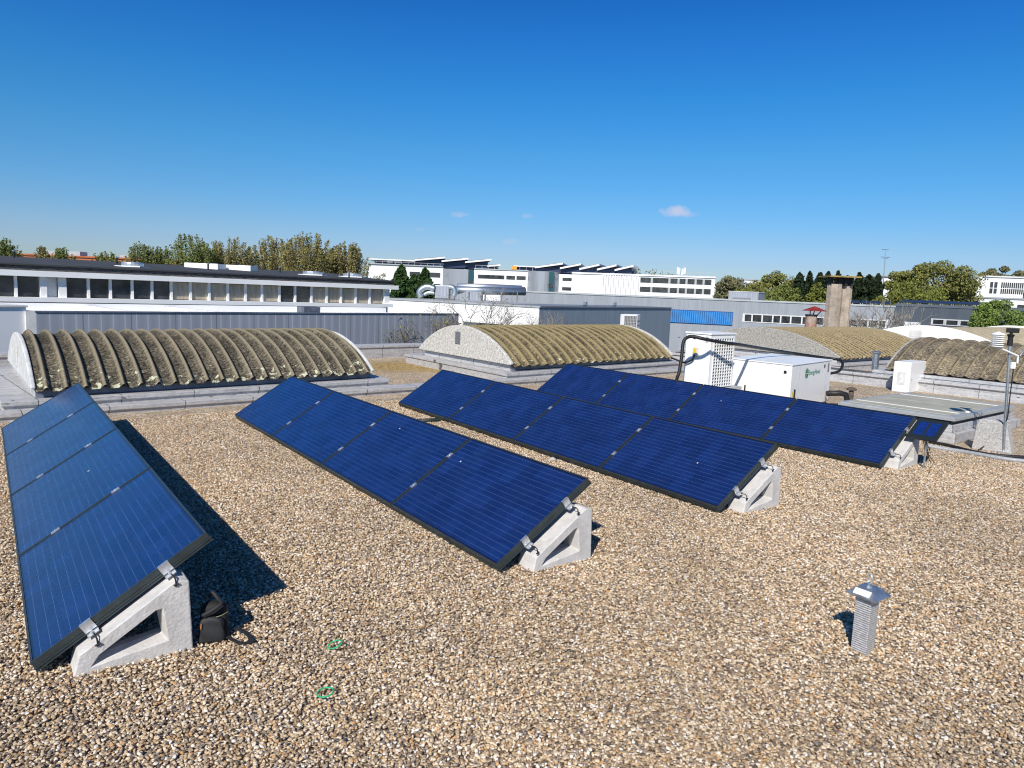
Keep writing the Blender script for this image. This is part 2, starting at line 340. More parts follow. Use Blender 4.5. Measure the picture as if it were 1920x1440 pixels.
# loose pebbles on the roof near the camera (geometry nodes)
def gravel_stuff():
    m = pebble_mat()
    me = bpy.data.meshes.new('gravel'); o = bpy.data.objects.new('gravel', me); COL.objects.link(o)
    P = [(-5.9, 2.0), (3.6, 2.0), (9.2, 8.8), (6.9, 10.1), (3.0, 13.6), (-1.1, 13.4), (-6.5, 9.2), (-9.5, 9.0)]
    me.from_pydata([(x, y, .004) for x, y in P], [], [tuple(range(len(P)))]); me.materials.append(m); me.update()
    ng = bpy.data.node_groups.new('gravel_scatter', 'GeometryNodeTree')
    ng.interface.new_socket('Geometry', in_out='INPUT', socket_type='NodeSocketGeometry'); ng.interface.new_socket('Geometry', in_out='OUTPUT', socket_type='NodeSocketGeometry')
    N, L = ng.nodes, ng.links
    gi = N.new('NodeGroupInput'); go = N.new('NodeGroupOutput')
    dp = N.new('GeometryNodeDistributePointsOnFaces'); dp.inputs['Density'].default_value = 6000; dp.inputs['Seed'].default_value = 3; L.new(gi.outputs[0], dp.inputs['Mesh'])
    jg = N.new('GeometryNodeJoinGeometry')
    for i in range(5):
        ic = N.new('GeometryNodeMeshIcoSphere'); ic.inputs['Radius'].default_value = 1.; ic.inputs['Subdivisions'].default_value = 2
        nn = N.new('ShaderNodeTexNoise'); nn.noise_dimensions = '4D'; nn.inputs['W'].default_value = i * 3.7; nn.inputs['Scale'].default_value = .9; nn.inputs['Detail'].default_value = 1.5
        sb = N.new('ShaderNodeVectorMath'); sb.operation = 'SUBTRACT'; sb.inputs[1].default_value = (.5, .5, .5); L.new(nn.outputs['Color'], sb.inputs[0])
        scn = N.new('ShaderNodeVectorMath'); scn.operation = 'SCALE'; scn.inputs['Scale'].default_value = 1.5; L.new(sb.outputs[0], scn.inputs[0])
        sp = N.new('GeometryNodeSetPosition'); L.new(ic.outputs['Mesh'], sp.inputs['Geometry']); L.new(scn.outputs[0], sp.inputs['Offset'])
        ss = N.new('GeometryNodeSetShadeSmooth'); L.new(sp.outputs[0], ss.inputs[0])
        sm = N.new('GeometryNodeSetMaterial'); sm.inputs['Material'].default_value = m; L.new(ss.outputs[0], sm.inputs[0])
        g2 = N.new('GeometryNodeGeometryToInstance'); L.new(sm.outputs[0], g2.inputs[0]); L.new(g2.outputs[0], jg.inputs[0])
    ip = N.new('GeometryNodeInstanceOnPoints'); L.new(dp.outputs['Points'], ip.inputs['Points']); L.new(jg.outputs[0], ip.inputs['Instance']); ip.inputs['Pick Instance'].default_value = True
    def rv(lo, hi, seed, typ='FLOAT_VECTOR'):
        r = N.new('FunctionNodeRandomValue'); r.data_type = typ
        k = 0 if typ == 'FLOAT_VECTOR' else 2
        r.inputs[k].default_value = lo; r.inputs[k + 1].default_value = hi; r.inputs['Seed'].default_value = seed; return r.outputs[0 if typ == 'FLOAT_VECTOR' else 1]
    rot = rv((-.5, -.5, 0), (.5, .5, 6.28), 5); L.new(rot, ip.inputs['Rotation'])
    s1 = rv((.0056, .0044, .0034), (.0101, .0082, .0062), 9); s2 = rv(.72, 1.35, 12, 'FLOAT')
    ms = N.new('ShaderNodeVectorMath'); ms.operation = 'SCALE'; L.new(s1, ms.inputs[0]); L.new(s2, ms.inputs['Scale']); L.new(ms.outputs[0], ip.inputs['Scale'])
    sp2 = N.new('GeometryNodeSetPosition'); L.new(dp.outputs['Points'], sp2.inputs['Geometry'])
    L.new(rv((0, 0, -.003), (0, 0, .013), 21), sp2.inputs['Offset']); L.new(sp2.outputs[0], ip.inputs['Points'])
    jo = N.new('GeometryNodeJoinGeometry'); L.new(ip.outputs[0], jo.inputs[0]); L.new(jo.outputs[0], go.inputs[0])
    mo = o.modifiers.new('scatter', 'NODES'); mo.node_group = ng
    tag(o, 'loose rounded brown, white and grey pebbles covering the flat roof', 'gravel', kind='stuff')
gravel_stuff()

# ------------------------------------------------------------ solar rows
TILT = .5711; PW, PD, PG = 1.65, .99, .02
ROWS = [(-2.3306, 3.3868, .6301, .0824), (-.0613, 4.9514, .6301, .0766), (1.9654, 6.6092, .6181, .0798), (4.5514, 8.7441, .6648, .0813)]
RN = ['leftmost row', 'second row from left', 'third row from left', 'rightmost row']
PN = ['nearest the camera, on the end concrete block', 'second from the near end', 'third from the near end', 'at the far end by the corrugated vaults']
PNr = ['nearest the camera', 'second nearest', 'third nearest', 'farthest away']
def panel_proto():
    root = thing('photovoltaic_module', 'x', 'solar panel')
    MB().box(.012, PD - .012, .012, PW - .012, -.012, -.003).build('cell_sheet', GLASSC, root, world=False)
    f = MB()
    for (x0, x1, y0, y1) in ((0, .0118, 0, PW), (PD - .0118, PD, 0, PW), (.0118, PD - .0118, 0, .0118), (.0118, PD - .0118, PW - .0118, PW)):
        f.box(x0, x1, y0, y1, -.034, 0)
    f.build('frame', ALBLK, root, world=False)
    r = MB()
    for (x0, x1, y0, y1) in ((-.006, .02, -.006, PW + .006), (PD - .02, PD + .006, -.006, PW + .006), (.02, PD - .02, -.006, .02), (.02, PD - .02, PW - .02, PW + .006)):
        r.box(x0, x1, y0, y1, -.043, -.036); r.box(x0 + .004, x1 - .004, y0 + .004, y1 - .004, -.050, -.0432); r.box(x0, x1, y0, y1, -.058, -.0502)
    r.build('mounting_rail', ALBLK, root, world=False)
    MB().box(.4, .52, PW - .3, PW - .18, -.032, -.0125).build('junction_box', STRAP, root, world=False)
    return root
def mid_clamp(root, y):
    for x in (.27, .715):
        c = MB(); c.box(x - .03, x + .03, y - .021, y + .021, .001, .006); c.lathe([(.007, .006), (.007, .012)], (x, y, 0), 8)
        c.build('clamp', ALU, root, world=False)
def end_clamp(root, x):
    c = MB(); c.box(x - .03, x + .03, -.004, .012, .0005, .0035); c.box(x - .03, x + .03, -.0115, -.0067, -.05, .0035)
    c.box(x - .03, x + .03, -.052, -.0067, -.062, -.057)
    c.lathe([(.009, -.057), (.009, -.046), (.005, -.046), (.005, -.038)], (x, -.038, 0), 8)
    c.build('end_clamp', ALU, root, world=False)
    s = MB(); s.tube([(x + .004, -.05, -.056), (x + .008, -.09, -.052), (x + .006, -.108, -.066), (x - .012, -.112, -.10)], .0042, 6); s.tube([(x - .02, -.112, -.088), (x + .006, -.114, -.095)], .005, 6)
    s.build('tie_strap', STRAP, root, world=False)
def droppings(root, spots):
    for (x, y, a, b) in spots:
        MB().lathe([(1e-3, 0), (a * .7, 0), (a, .0005), (a * .5, .002), (1e-3, .0025)], (0, 0, 0), 9).build('dropping', WHITEP, root, world=False)
        o = root.children[-1] if False else bpy.data.objects[-1]
proto = panel_proto(); first = True
from functools import reduce
def row_matrix(X, Y, yaw, z):
    d = Vector((-math.sin(yaw), math.cos(yaw), 0)); e = Vector((math.cos(yaw), math.sin(yaw), 0))
    up = e * math.cos(TILT) + Vector((0, 0, math.sin(TILT))); m = Matrix((up, d, up.cross(d))).transposed().to_4x4(); m.translation = (X, Y, z); return m, d, e
ROWM = []
for ri, (X, Y, yaw, z) in enumerate(ROWS):
    m, d, e = row_matrix(X, Y, yaw, z); ROWM.append((m, d, e))
    for k in range(4):
        o = proto if first else copy_tree(proto); first = False
        o.matrix_world = m @ Matrix.Translation((0, k * (PW + PG), 0))
        tag(o, f'dark blue solar panel, {PNr[k]} in the {RN[ri]}', 'solar panel', 'solar panels in four tilted rows on the roof')
        o['_k'] = (ri, k)
# clamps after copying, so each panel owns its own
for o in [q for q in bpy.data.objects if q.name.startswith('photovoltaic_module')]:
    ri, k = o['_k']; del o['_k']
    if k < 3: mid_clamp(o, PW + PG / 2)
    if k == 0:
        for x in (.285, .725): end_clamp(o, x)
    spots = {(0, 1): [(.62, .9)], (1, 1): [(.80, 1.15)], (1, 0): [(.70, 1.45)], (2, 0): [(.47, .6)], (3, 1): [(.66, 1.1)]}.get((ri, k), [])
    for (x, y) in spots:
        MB().lathe([(.001, -.0028), (.006, -.0028), (.009, -.002), (.005, -.0005), (.001, 0)], (x, y, 0), 7).build('dropping', WHITES, o, world=False)

# ballast blocks: local x along the slope foot, y along the row, z up
def block_mb(t0, t1):
    O = [(.15, 0), (.178, .112), (.64, .412), (.70, .40), (.715, 0)]
    I = [(.235, .04), (.272, .095), (.53, .265), (.565, .27), (.59, .09)]
    J = [(.255, .06), (.29, .10), (.525, .25), (.55, .25), (.572, .105)]
    mb = MB(); n = 5; ym = (t0 + t1) / 2
    V = [(x, t0, z_) for x, z_ in O] + [(x + .0, t1, z_) for x, z_ in O] + [(x, t0, z_) for x, z_ in I] + [(x, ym, z_) for x, z_ in J] + [(x, t1, z_) for x, z_ in I]
    fs = []
    for i in range(n):
        j = (i + 1) % n
        fs += [(i, j, 2 * n + j, 2 * n + i), (n + i, 4 * n + i, 4 * n + j, n + j), (i, n + i, n + j, j), (2 * n + i, 2 * n + j, 3 * n + j, 3 * n + i), (3 * n + i, 3 * n + j, 4 * n + j, 4 * n + i)]
    return mb.add(V, fs)
DU = [0.02, .10, .10, .08]
bl0 = block_mb(-.105, .085).build('ballast_block', CONC, bevel=.009)
bl1 = block_mb(-.095, .095)
BL = ['pale triangular concrete block under the near end of the leftmost row, beside the backpack',
      'pale triangular concrete block under the near end of the second row of panels',
      'pale triangular concrete block under the near end of the third row of panels',
      'pale triangular concrete block under the near end of the rightmost row of panels']
for ri, (X, Y, yaw, z) in enumerate(ROWS):
    m, d, e = ROWM[ri]
    for k in range(5):
        o = bl0 if (ri == 0 and k == 0) else bl0.copy()
        if o is not bl0: COL.objects.link(o)
        yy = k * (PW + PG) - PG / 2 if k else 0
        if k == 4: yy = 4 * PW + 3 * PG - .25
        if k: yy -= .0
        o.location = Vector((X, Y, 0)) + d * yy + e * (DU[ri] if k == 0 else .03) - Vector((0, 0, .0 if not k else .03)); o.rotation_euler = (0, 0, yaw)
        if k == 0: tag(o, BL[ri], 'concrete block', 'concrete ballast blocks under the solar rows')
        else: tag(o, f'concrete ballast block hidden in the shade beneath the {RN[ri]}', 'concrete block', f'concrete blocks beneath the {RN[ri]}')
        if k == 0 and ri: o.location -= Vector((0, 0, .07 * 0)); 

# small solar panel on a post at the near high corner of the rightmost row
m4, d4, e4 = ROWM[3]
sp = thing('accessory_photovoltaic', 'small two-cell solar panel with black frame beside the near end of the rightmost row', 'solar panel', tuple(m4 @ Vector((.8, -.25, -.1))))
def q4(x, y, z=0): return m4 @ Vector((x, y, z))
def slab4(mb, x0, x1, y0, y1, z0, z1): o = q4(x0, y0, z0); return mb.obox(o, q4(x1, y0, z0) - o, q4(x0, y1, z0) - o, q4(x0, y0, z1) - o)
slab4(MB(), .60, .985, -.40, -.045, -.035, -.008).build('frame', mat('small_frame', (.015, .022, .026), .45), sp)
cm = mat('small_cells', (.008, .03, .17), .25, noise=(30, .3))
slab4(MB(), .67, .925, -.205, -.095, -.0075, -.006).build('cell', cm, sp); slab4(MB(), .67, .925, -.345, -.235, -.0075, -.006).build('cell', cm, sp)
pp = q4(.72, -.25, -.04); MB().tube([pp, (pp.x, pp.y, 0)], .012, 8).build('post', GALV, sp)
def wire(pts, r=.005, n=6):
    """smooth a polyline"""
    P = [Vector(p) for p in pts]; out = []
    for i in range(len(P) - 1):
        p0, p1, p2, p3 = P[max(i - 1, 0)], P[i], P[i + 1], P[min(i + 2, len(P) - 1)]
        for t in (0, .25, .5, .75): out.append(.5 * ((2 * p1) + (-p0 + p2) * t + (2 * p0 - 5 * p1 + 4 * p2 - p3) * t * t + (-p0 + 3 * p1 - 3 * p2 + p3) * t ** 3))
    out.append(P[-1]); return MB().tube(out, r, n)
c0 = q4(.70, -.2, -.04); ge = atz(1753, 868, .012)
for q in range(3):
    wire([c0 + Vector((.01 * q, 0, 0)), c0 + Vector((.02 + .02 * q, -.03, -.12)), Vector((ge.x - .10 + .03 * q, ge.y + .08, .17)), Vector((ge.x - .04 * q, ge.y + .02 * q, .015)), Vector((ge.x + .08 + .05 * q, ge.y - .02 - .05 * q, .02))], .0045).build('cable', CABLE, sp)

# ------------------------------------------------------------ corrugated barrel vaults
def vault(name, label, P0, S, T, L, Wd, z0, rise, pitch, ribh, sharp, fm, capm, capt=.10, caph=.06, louvre=None, nseg=26, cat='skylight vault', capbump=None, back=True):
    P0 = Vector((P0[0], P0[1], 0)); root = thing(name, label, cat, (P0.x, P0.y, z0)); S = Vector(S); T = Vector(T)
    Rr = (Wd * Wd / 4 + rise * rise) / (2 * rise); th = math.asin(Wd / 2 / Rr)
    def pt(s, a, dr=0.): # a in -1..1
        an = a * th; y = Wd / 2 + (Rr + dr) * math.sin(an); zz = (Rr + dr) * math.cos(an) - (Rr - rise)
        return P0 + S * s + T * y + Vector((0, 0, z0 + zz))
    nr = round(L / pitch); sub = 14; xs = [i * L / (nr * sub) for i in range(nr * sub + 1)]
    mb = MB(); uv = []
    for i, s in enumerate(xs):
        ph = (i % sub) / sub; c = .5 + .5 * math.cos(2 * math.pi * (ph - .5)); h = ribh * c ** sharp
        for j in range(nseg + 1):
            a = -1.03 + 2.06 * j / nseg; mb.v.append(tuple(pt(s, a, h + .003 * math.sin(s * 9 + j)))); uv.append((s / (L / nr) , j / nseg))
    n1 = nseg + 1
    for i in range(len(xs) - 1):
        for j in range(nseg): a = i * n1 + j; mb.f.append((a, a + n1, a + n1 + 1, a + 1))
    mb.uv = uv; o = mb.build('corrugated_roof', fm, root, smooth=True)
    # end walls with a thick rounded rim
    for s0, s1, isf in ((-capt, 0, True), (L, L + capt, False)):
        if not isf and not back: continue
        c = MB(); n = 24
        base = len(c.v)
        for s in (s0, s1):
            for j in range(n + 1): c.v.append(tuple(pt(s, -1 + 2 * j / n, caph)))
            c.v.append(tuple(P0 + S * s + T * (Wd + .0) + Vector((0, 0, z0)))); c.v.append(tuple(P0 + S * s + Vector((0, 0, z0))))
        k = n + 3
        c.f.append(tuple(range(k - 1, -1, -1))); c.f.append(tuple(range(k, 2 * k)))
        for j in range(k): c.f.append((j, (j + 1) % k, (j + 1) % k + k, j + k))
        c.build('end_wall', capm, root, bevel=.02)
        # rim
    if louvre:
        (t, zz, w_, h_, lm) = louvre
        l = MB(); o0 = P0 - S * (capt + .012) + T * (t - w_ / 2) + Vector((0, 0, z0 + zz)); l.obox(o0, T * w_, Vector((0, 0, h_)), S * .01)
        for q in range(5): l.obox(o0 + Vector((0, 0, h_ * (q + .2) / 5)) - S * .008, T * w_, Vector((0, 0, h_ * .09)), S * .008)
        l.build('vent_grille', lm, root)
    return root, pt
def upstand(name, label, P0, S, T, z0, z1, s0, s1, t0, t1, m=FELT, lip=.03, cat='roof kerb', gut=None):
    """a kerb/upstand with local x along S so its felt seams follow it"""
    P0 = Vector((P0[0], P0[1], 0)); a = math.atan2(S[1], S[0])
    root_loc = P0; o = thing(name, label, cat, tuple(root_loc), rotz=a)
    inv = Matrix.Rotation(-a, 4, 'Z')
    s = inv @ Vector(S); t = inv @ Vector(T)
    mb = MB(); z = Vector((0, 0, 1))
    mb.obox(s * (s0 + lip) + t * (t0 + lip) + z * z0, s * (s1 - s0 - 2 * lip), t * (t1 - t0 - 2 * lip), z * (z1 - z0 - .07)); mb.build('upstand', m, o, world=False)
    c = MB(); c.obox(s * s0 + t * t0 + z * (z1 - .07), s * (s1 - s0), t * (t1 - t0), z * .07)
    ob = c.build('coping', m, o, world=False, bevel=.012)
    return o
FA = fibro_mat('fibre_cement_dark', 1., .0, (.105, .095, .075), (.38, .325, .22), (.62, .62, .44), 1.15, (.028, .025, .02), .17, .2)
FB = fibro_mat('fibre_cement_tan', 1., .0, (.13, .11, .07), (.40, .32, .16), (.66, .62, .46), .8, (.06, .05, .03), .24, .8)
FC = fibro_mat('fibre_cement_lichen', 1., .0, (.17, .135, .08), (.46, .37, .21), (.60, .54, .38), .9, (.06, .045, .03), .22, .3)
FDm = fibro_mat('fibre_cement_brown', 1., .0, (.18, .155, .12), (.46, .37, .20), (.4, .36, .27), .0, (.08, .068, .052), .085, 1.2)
CAPA = mat('whitewashed_cement', (.68, .69, .67), .85, noise=(5, .4), col2=(.50, .51, .50), bump=(25, .006))
CAPB = mat('pebbledash_pale', (.72, .70, .65), .95, noise=(22, .4), col2=(.38, .36, .31), bump=(35, .01))
CAPC = mat('pebbledash_grey', (.47, .45, .40), .95, noise=(24, .4), col2=(.22, .21, .19), bump=(35, .01))
LOUV = mat('grey_grille', (.22, .23, .25), .5, metal=.3)
def eave(root, pt, P0, S, T, L, z0, m=GUT, drop=.12, out=.10):
    # sloped flashing below the front eave
    P0 = Vector((P0[0], P0[1], 0)); S = Vector(S); T = Vector(T); z = Vector((0, 0, 1))
    a = P0 + T * .07 + z * (z0 + .0); MB().prism([(0, 0), (-.02, 0), (-.02 - out * .1, -drop + .03), (-out, -drop), (0, -drop)], a, T, z, S * L).build('eave_flashing', m, root)
    MB().obox(P0 + T * .1 + z * (z0 - drop), S * L, T * 3.8, z * drop * .99).build('plinth', FELT2, root)
# A
SAv, TAv = az(47.0), az(-38.5)
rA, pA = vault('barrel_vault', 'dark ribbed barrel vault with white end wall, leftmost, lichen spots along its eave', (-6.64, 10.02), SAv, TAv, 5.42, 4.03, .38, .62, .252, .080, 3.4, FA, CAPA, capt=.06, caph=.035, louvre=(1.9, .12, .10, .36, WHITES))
eave(rA, pA, (-6.64, 10.02), SAv, TAv, 5.42, .36)
upstand('roof_upstand', 'weathered silver felt base carrying the leftmost dark vault', (-6.64, 10.02), SAv, TAv, 0, .25, -.42, 5.75, -.16, 4.3)
# B
SBv, TBv = az(45.9), az(-37)
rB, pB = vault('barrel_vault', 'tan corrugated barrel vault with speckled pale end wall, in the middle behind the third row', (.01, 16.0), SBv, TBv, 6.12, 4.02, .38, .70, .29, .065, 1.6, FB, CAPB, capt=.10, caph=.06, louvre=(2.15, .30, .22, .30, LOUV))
eave(rB, pB, (.01, 16.0), SBv, TBv, 6.12, .36)
upstand('roof_upstand', 'stepped silver felt base carrying the tan middle vault', (.01, 16.0), SBv, TBv, 0, .24, -.35, 6.5, -.2, 4.4)
# C
SCv, TCv = az(50.5), az(-43)
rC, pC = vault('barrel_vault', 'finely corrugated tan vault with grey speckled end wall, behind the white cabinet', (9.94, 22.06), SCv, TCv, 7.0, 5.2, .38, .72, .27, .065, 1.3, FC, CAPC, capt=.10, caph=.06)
eave(rC, pC, (9.94, 22.06), SCv, TCv, 7.0, .36, drop=.14)
upstand('roof_upstand', 'grey felt base under the finely corrugated vault', (9.94, 22.06), SCv, TCv, 0, .24, -.4, 8, -.3, 5.5, FELT2)
# D
SDv, TDv = az(139), az(49); PD0 = (9.45, 18.3)
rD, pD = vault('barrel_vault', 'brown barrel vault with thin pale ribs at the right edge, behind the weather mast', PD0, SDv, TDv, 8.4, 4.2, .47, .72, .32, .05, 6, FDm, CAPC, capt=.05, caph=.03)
eave(rD, pD, PD0, SDv, TDv, 8.4, .45, m=mat('dark_gutter', (.05, .05, .055), .5), drop=.07)
upstand('roof_upstand', 'upper silver felt base under the brown right-hand vault', PD0, SDv, TDv, 0, .40, -.3, 9, -.18, 4.5, FELT2)
# E
e0 = atz(1872, 651, .45); E0 = (e0.x, e0.y)
FE = mat('beige_sheet', (.50, .42, .26), .9, noise=(3, .25), bump=(20, .01))
rE, pE = vault('barrel_vault', 'smooth beige vault with white end wall and white door-sized grille, furthest right', E0, az(50), az(-42), 12, 5.6, .45, .66, .8, .01, 1., FE, WHITE, capt=.15, caph=.10, louvre=(3.3, .12, .55, .40, WHITES))
upstand('roof_upstand', 'low grey felt base under the furthest beige vault', E0, az(50), az(-42), 0, .40, -.3, 12.4, -.25, 6, FELT2)

# kerbs across the roof
k0 = atz(0, 793, 0); k1 = atz(1012, 720, 0); Sk = (k1 - k0).normalized(); Tk = Vector((-Sk.y, Sk.x, 0))
k0 = k0 - Sk * 5
upstand('roof_kerb', 'long low silver felt kerb crossing the roof in front of the vaults', (k0.x, k0.y), Sk, Tk, 0, .13, 0, 20.5, 0, .38)
kb0 = atz(680, 673, 0); kb1 = atz(790, 667.5, 0); Sb = az(47.5); Tb = az(-42.5)
kbo = kb0 - Sb * 13
upstand('roof_kerb', 'raised grey parapet kerb at the back edge of the roof behind the vaults', (kbo.x, kbo.y), Sb, Tb, 0, .36, 0, 24.0, 0, .55)
# D kerb
Pk = atz(1561, 715, 0); SK = az(138.2); TK = az(48.2)
P_ = Pk - SK * 5.2
upstand('roof_kerb', 'high silver felt kerb with black-topped coping running behind the white cabinet to the right edge', (P_.x, P_.y), SK, TK, 0, .30, 0, 15, 0, .55, FELT2, lip=.05)
kt = MB(); kt.obox(Vector((P_.x, P_.y, .3005)) + TK * .12 + SK * .1, SK * 5.9, TK * .40, (0, 0, .02))
tag(kt.build('bitumen_strip', BLACKF, loc=(P_.x, P_.y, .3)), 'black bitumen strip lying on the kerb behind the white cabinets', 'roofing strip')

# ------------------------------------------------------------ smoke hatch at right
hn = Vector((6.66, 10.80, 0)); hx = az(-42, 1); hy = az(50.5, 1)
hl = hn + hx * 2.15; ha = math.atan2(hx.y, hx.x)
def hbox(mb, s0, s1, t0, t1, z0, z1): return mb.obox(hn + hx * s0 + hy * t0 + Vector((0, 0, z0)), hx * (s1 - s0), hy * (t1 - t0), (0, 0, z1 - z0))
ht = thing('roof_hatch', 'flat beige roof hatch in an aluminium frame on a stepped silver base, at the right', 'roof hatch', tuple(hn))
hb = MB(); hbox(hb, -.07, 1.85, -.10, 2.85, 0, .16); hb.build('base', FELT, ht, bevel=.015)
hb = MB(); hbox(hb, .0, 1.78, -.0, 2.72, .1602, .27); hb.build('upstand', FELT2, ht, bevel=.01)
hb = MB(); hbox(hb, .06, 1.7, .06, 2.62, .2702, .335); hb.build('gap_band', BLKRAIL, ht)  # black band filling the gap between upstand and frame
ALG = mat('dull_aluminium', (.46, .48, .48), .5, metal=.3, noise=(4, .1))
hb = MB(); hbox(hb, -.02, 1.74, -.02, 2.68, .3355, .375); hbox(hb, .0, 1.72, .0, 2.66, .3752, .40); hb.build('frame', ALG, ht)
BEI = mat('beige_sheet_hatch', (.43, .41, .32), .6, noise=(2, .14))
for (a0, a1, b0, b1) in ((.1, .84, .1, 1.31), (.87, 1.62, .1, 1.31), (.1, .84, 1.35, 2.56), (.87, 1.62, 1.35, 2.56)):
    hb = MB(); hbox(hb, a0, a1, b0, b1, .4002, .408); hb.build('panel', BEI, ht)
for b0 in (.40, 2.1):
    hb = MB(); hbox(hb, .08, 1.64, b0, b0 + .03, .4085, .418); hb.build('strip', WHITES, ht)
lp = MB(); hbox(lp, .06, .11, .75, .83, .4005, .42); lp.build('latch', WHITEP, ht)

# ------------------------------------------------------------ white technical units
def corner_len(N, d, px):
    lo, hi = 0., 12.
    for _ in range(50):
        mid = (lo + hi) / 2; x = proj(N + d * mid)[0]
        if (x < px) == (proj(N + d * .01)[0] < px and proj(N + d * 12)[0] > px): lo = mid
        else: hi = mid
    return mid
Nh = aty(1334, 625, 12.6); ztop = Nh.z; zb = .45
dl, dr = az(-44), az(46)
def solve(N, d, px):
    best = min((abs(proj(N + d * l)[0] - px), l) for l in np.arange(.05, 4, .01)); return best[1]
wl = solve(Nh, dl, 1287); wr = solve(Nh, dr, 1380)
hp = thing('heat_pump', 'tall white outdoor heat pump with grid grille and black insulated pipe at its corner', 'heat pump', (Nh.x, Nh.y, zb))
zf = Vector((0, 0, 1)); N0 = Vector((Nh.x, Nh.y, 0))
hbx = MB(); hbx.obox(N0 + zf * zb, dl * wl, dr * wr, zf * (ztop - zb - .03)); hbx.build('casing', WHITEP, hp, bevel=.01)
MB().obox(N0 - dl * .015 - dr * .015 + zf * (ztop - .03), dl * (wl + .03), dr * (wr + .03), zf * .03).build('lid', WHITEP, hp, bevel=.006)
gd = MB(); gd.obox(N0 + dr * (.10) - dl * .003 + zf * (zb + .03), dr * (wr - .2), -dl * .004, zf * (ztop - zb - .13)); gd.build('coil', mat('coil_dark', (.10, .105, .11), .6), hp)
gr = MB(); gw = wr - .18; gh = ztop - zb - .11; nx, nz_ = 8, 15; go_ = N0 + dr * .09 - dl * .010 + zf * (zb + .02)
for i in range(nx + 1): gr.obox(go_ + dr * (gw * i / nx - .009), dr * .020, -dl * .014, zf * gh)
for j in range(nz_ + 1): gr.obox(go_ + zf * (gh * j / nz_ - .007) - dl * .002, dr * gw, -dl * .010, zf * .019)
gr.build('grille', WHITEP, hp)
lb = MB(); lb.obox(N0 + dl * .05 - dr * .003 + zf * (ztop - .16), dl * .05, -dr * .003, zf * .1); lb.build('label_plate', mat('label_grey', (.45, .46, .48), .5), hp)
for q in (.30, .44, .62): MB().obox(N0 + dl * q - dr * .003 + zf * (ztop - .12), dl * .05, -dr * .004, zf * .012).build('slot', STRAP, hp)
ib = N0 + dl * .22 - dr * .05
MB().obox(ib + zf * 1.03, dl * .10, dr * .05, zf * .13).build('isolator_box', WHITES, hp, bevel=.006)
MB().obox(ib - dr * .006 + dl * .02 + zf * 1.06, dl * .06, dr * .006, zf * .08).build('isolator_switch', mat('yellow_plastic', (.75, .52, .02), .5), hp)
wire([ib + zf * 1.03 + dl * .05, ib + zf * .93 + dl * .1, ib + zf * .87 + dl * .25, ib + zf * .91 + dl * .45, ib + zf * .93 + dl * .53], .016, 8).build('power_cable', CABLE, hp)
plat = MB(); plat.obox(N0 - dr * .35 - dl * .12 + zf * (zb - .06), dl * (wl + .3), dr * (wr + .5), zf * .058)
pt_ = thing('equipment_platform', 'grey metal platform slab under the tall white heat pump', 'platform', (N0.x, N0.y, 0))
plat.build('deck', ALG, pt_, bevel=.005)
for a_, b_ in ((.05, -.2), (wl, -.2), (.05, wr), (wl, wr)):
    MB().obox(N0 + dl * a_ + dr * b_, dl * .08, dr * .08, zf * (zb - .061)).build('leg', CONC2, pt_)
# technical cabinet
Nc = atz(1486, 684, .90); Nc0 = Vector((Nc.x, Nc.y, 0)); rE_ = atz(1561, 674, .90); cr_ = (rE_ - Nc); clr = cr_.length * .985; cr_ = cr_.normalized()
cl_ = az(-40); wlc = solve(Nc, cl_, 1366)
cb = thing('technical_cabinet', 'wide white technical cabinet with a green round logo on its right face', 'cabinet', tuple(Nc0))
MB().obox(Nc0 + zf * .06, cl_ * wlc, cr_ * clr, zf * .82).build('casing', WHITEP, cb, bevel=.012)
MB().obox(Nc0 + zf * .8805 - cl_ * .012 - cr_ * .012, cl_ * (wlc + .03), cr_ * (clr + .024), zf * .022).build('lid', WHITEP, cb, bevel=.006)
MB().obox(Nc0 + cl_ * .05 + cr_ * .05, cl_ * (wlc - .1), cr_ * (clr - .1), zf * .0595).build('skid', CONC2, cb)
# door lines on the right face (normal -cl_)
dn = -cl_
for s_ in (.30 * clr - .25, .86 * clr): MB().obox(Nc0 + cr_ * s_ + dn * .0005 + zf * .08, cr_ * .006, dn * .002, zf * .78).build('door_seam', ALG, cb)
for s_, z_ in ((.80 * clr, .76),): MB().obox(Nc0 + cr_ * s_ + dn * .001 + zf * z_, cr_ * .04, dn * .01, zf * .06).build('latch', STRAP, cb)
MB().obox(Nc0 + cl_ * .10 - cr_ * .011 + zf * .73, cl_ * .05, cr_ * .01, zf * .05).build('latch', STRAP, cb)
MB().obox(Nc0 + cr_ * .10 + dn * .001 + zf * .22, cr_ * .04, dn * .002, zf * .18).build('warning_label', mat('yellow_label', (.85, .6, .03), .5), cb)
for s_ in (.18,): MB().obox(Nc0 + cr_ * s_ + dn * .001 + zf * .2, cr_ * .025, dn * .025, zf * .24).build('handle', STRAP, cb)
MB().obox(Nc0 + cl_ * (wlc * .68) - cr_ * .026 + zf * .2, cl_ * .02, cr_ * .025, zf * .22).build('handle', STRAP, cb)
MB().obox(Nc0 + cr_ * (.90 * clr) + dn * .001 + zf * .66, cr_ * .07, dn * .006, zf * .18).build('vent_grille', LOUV, cb)
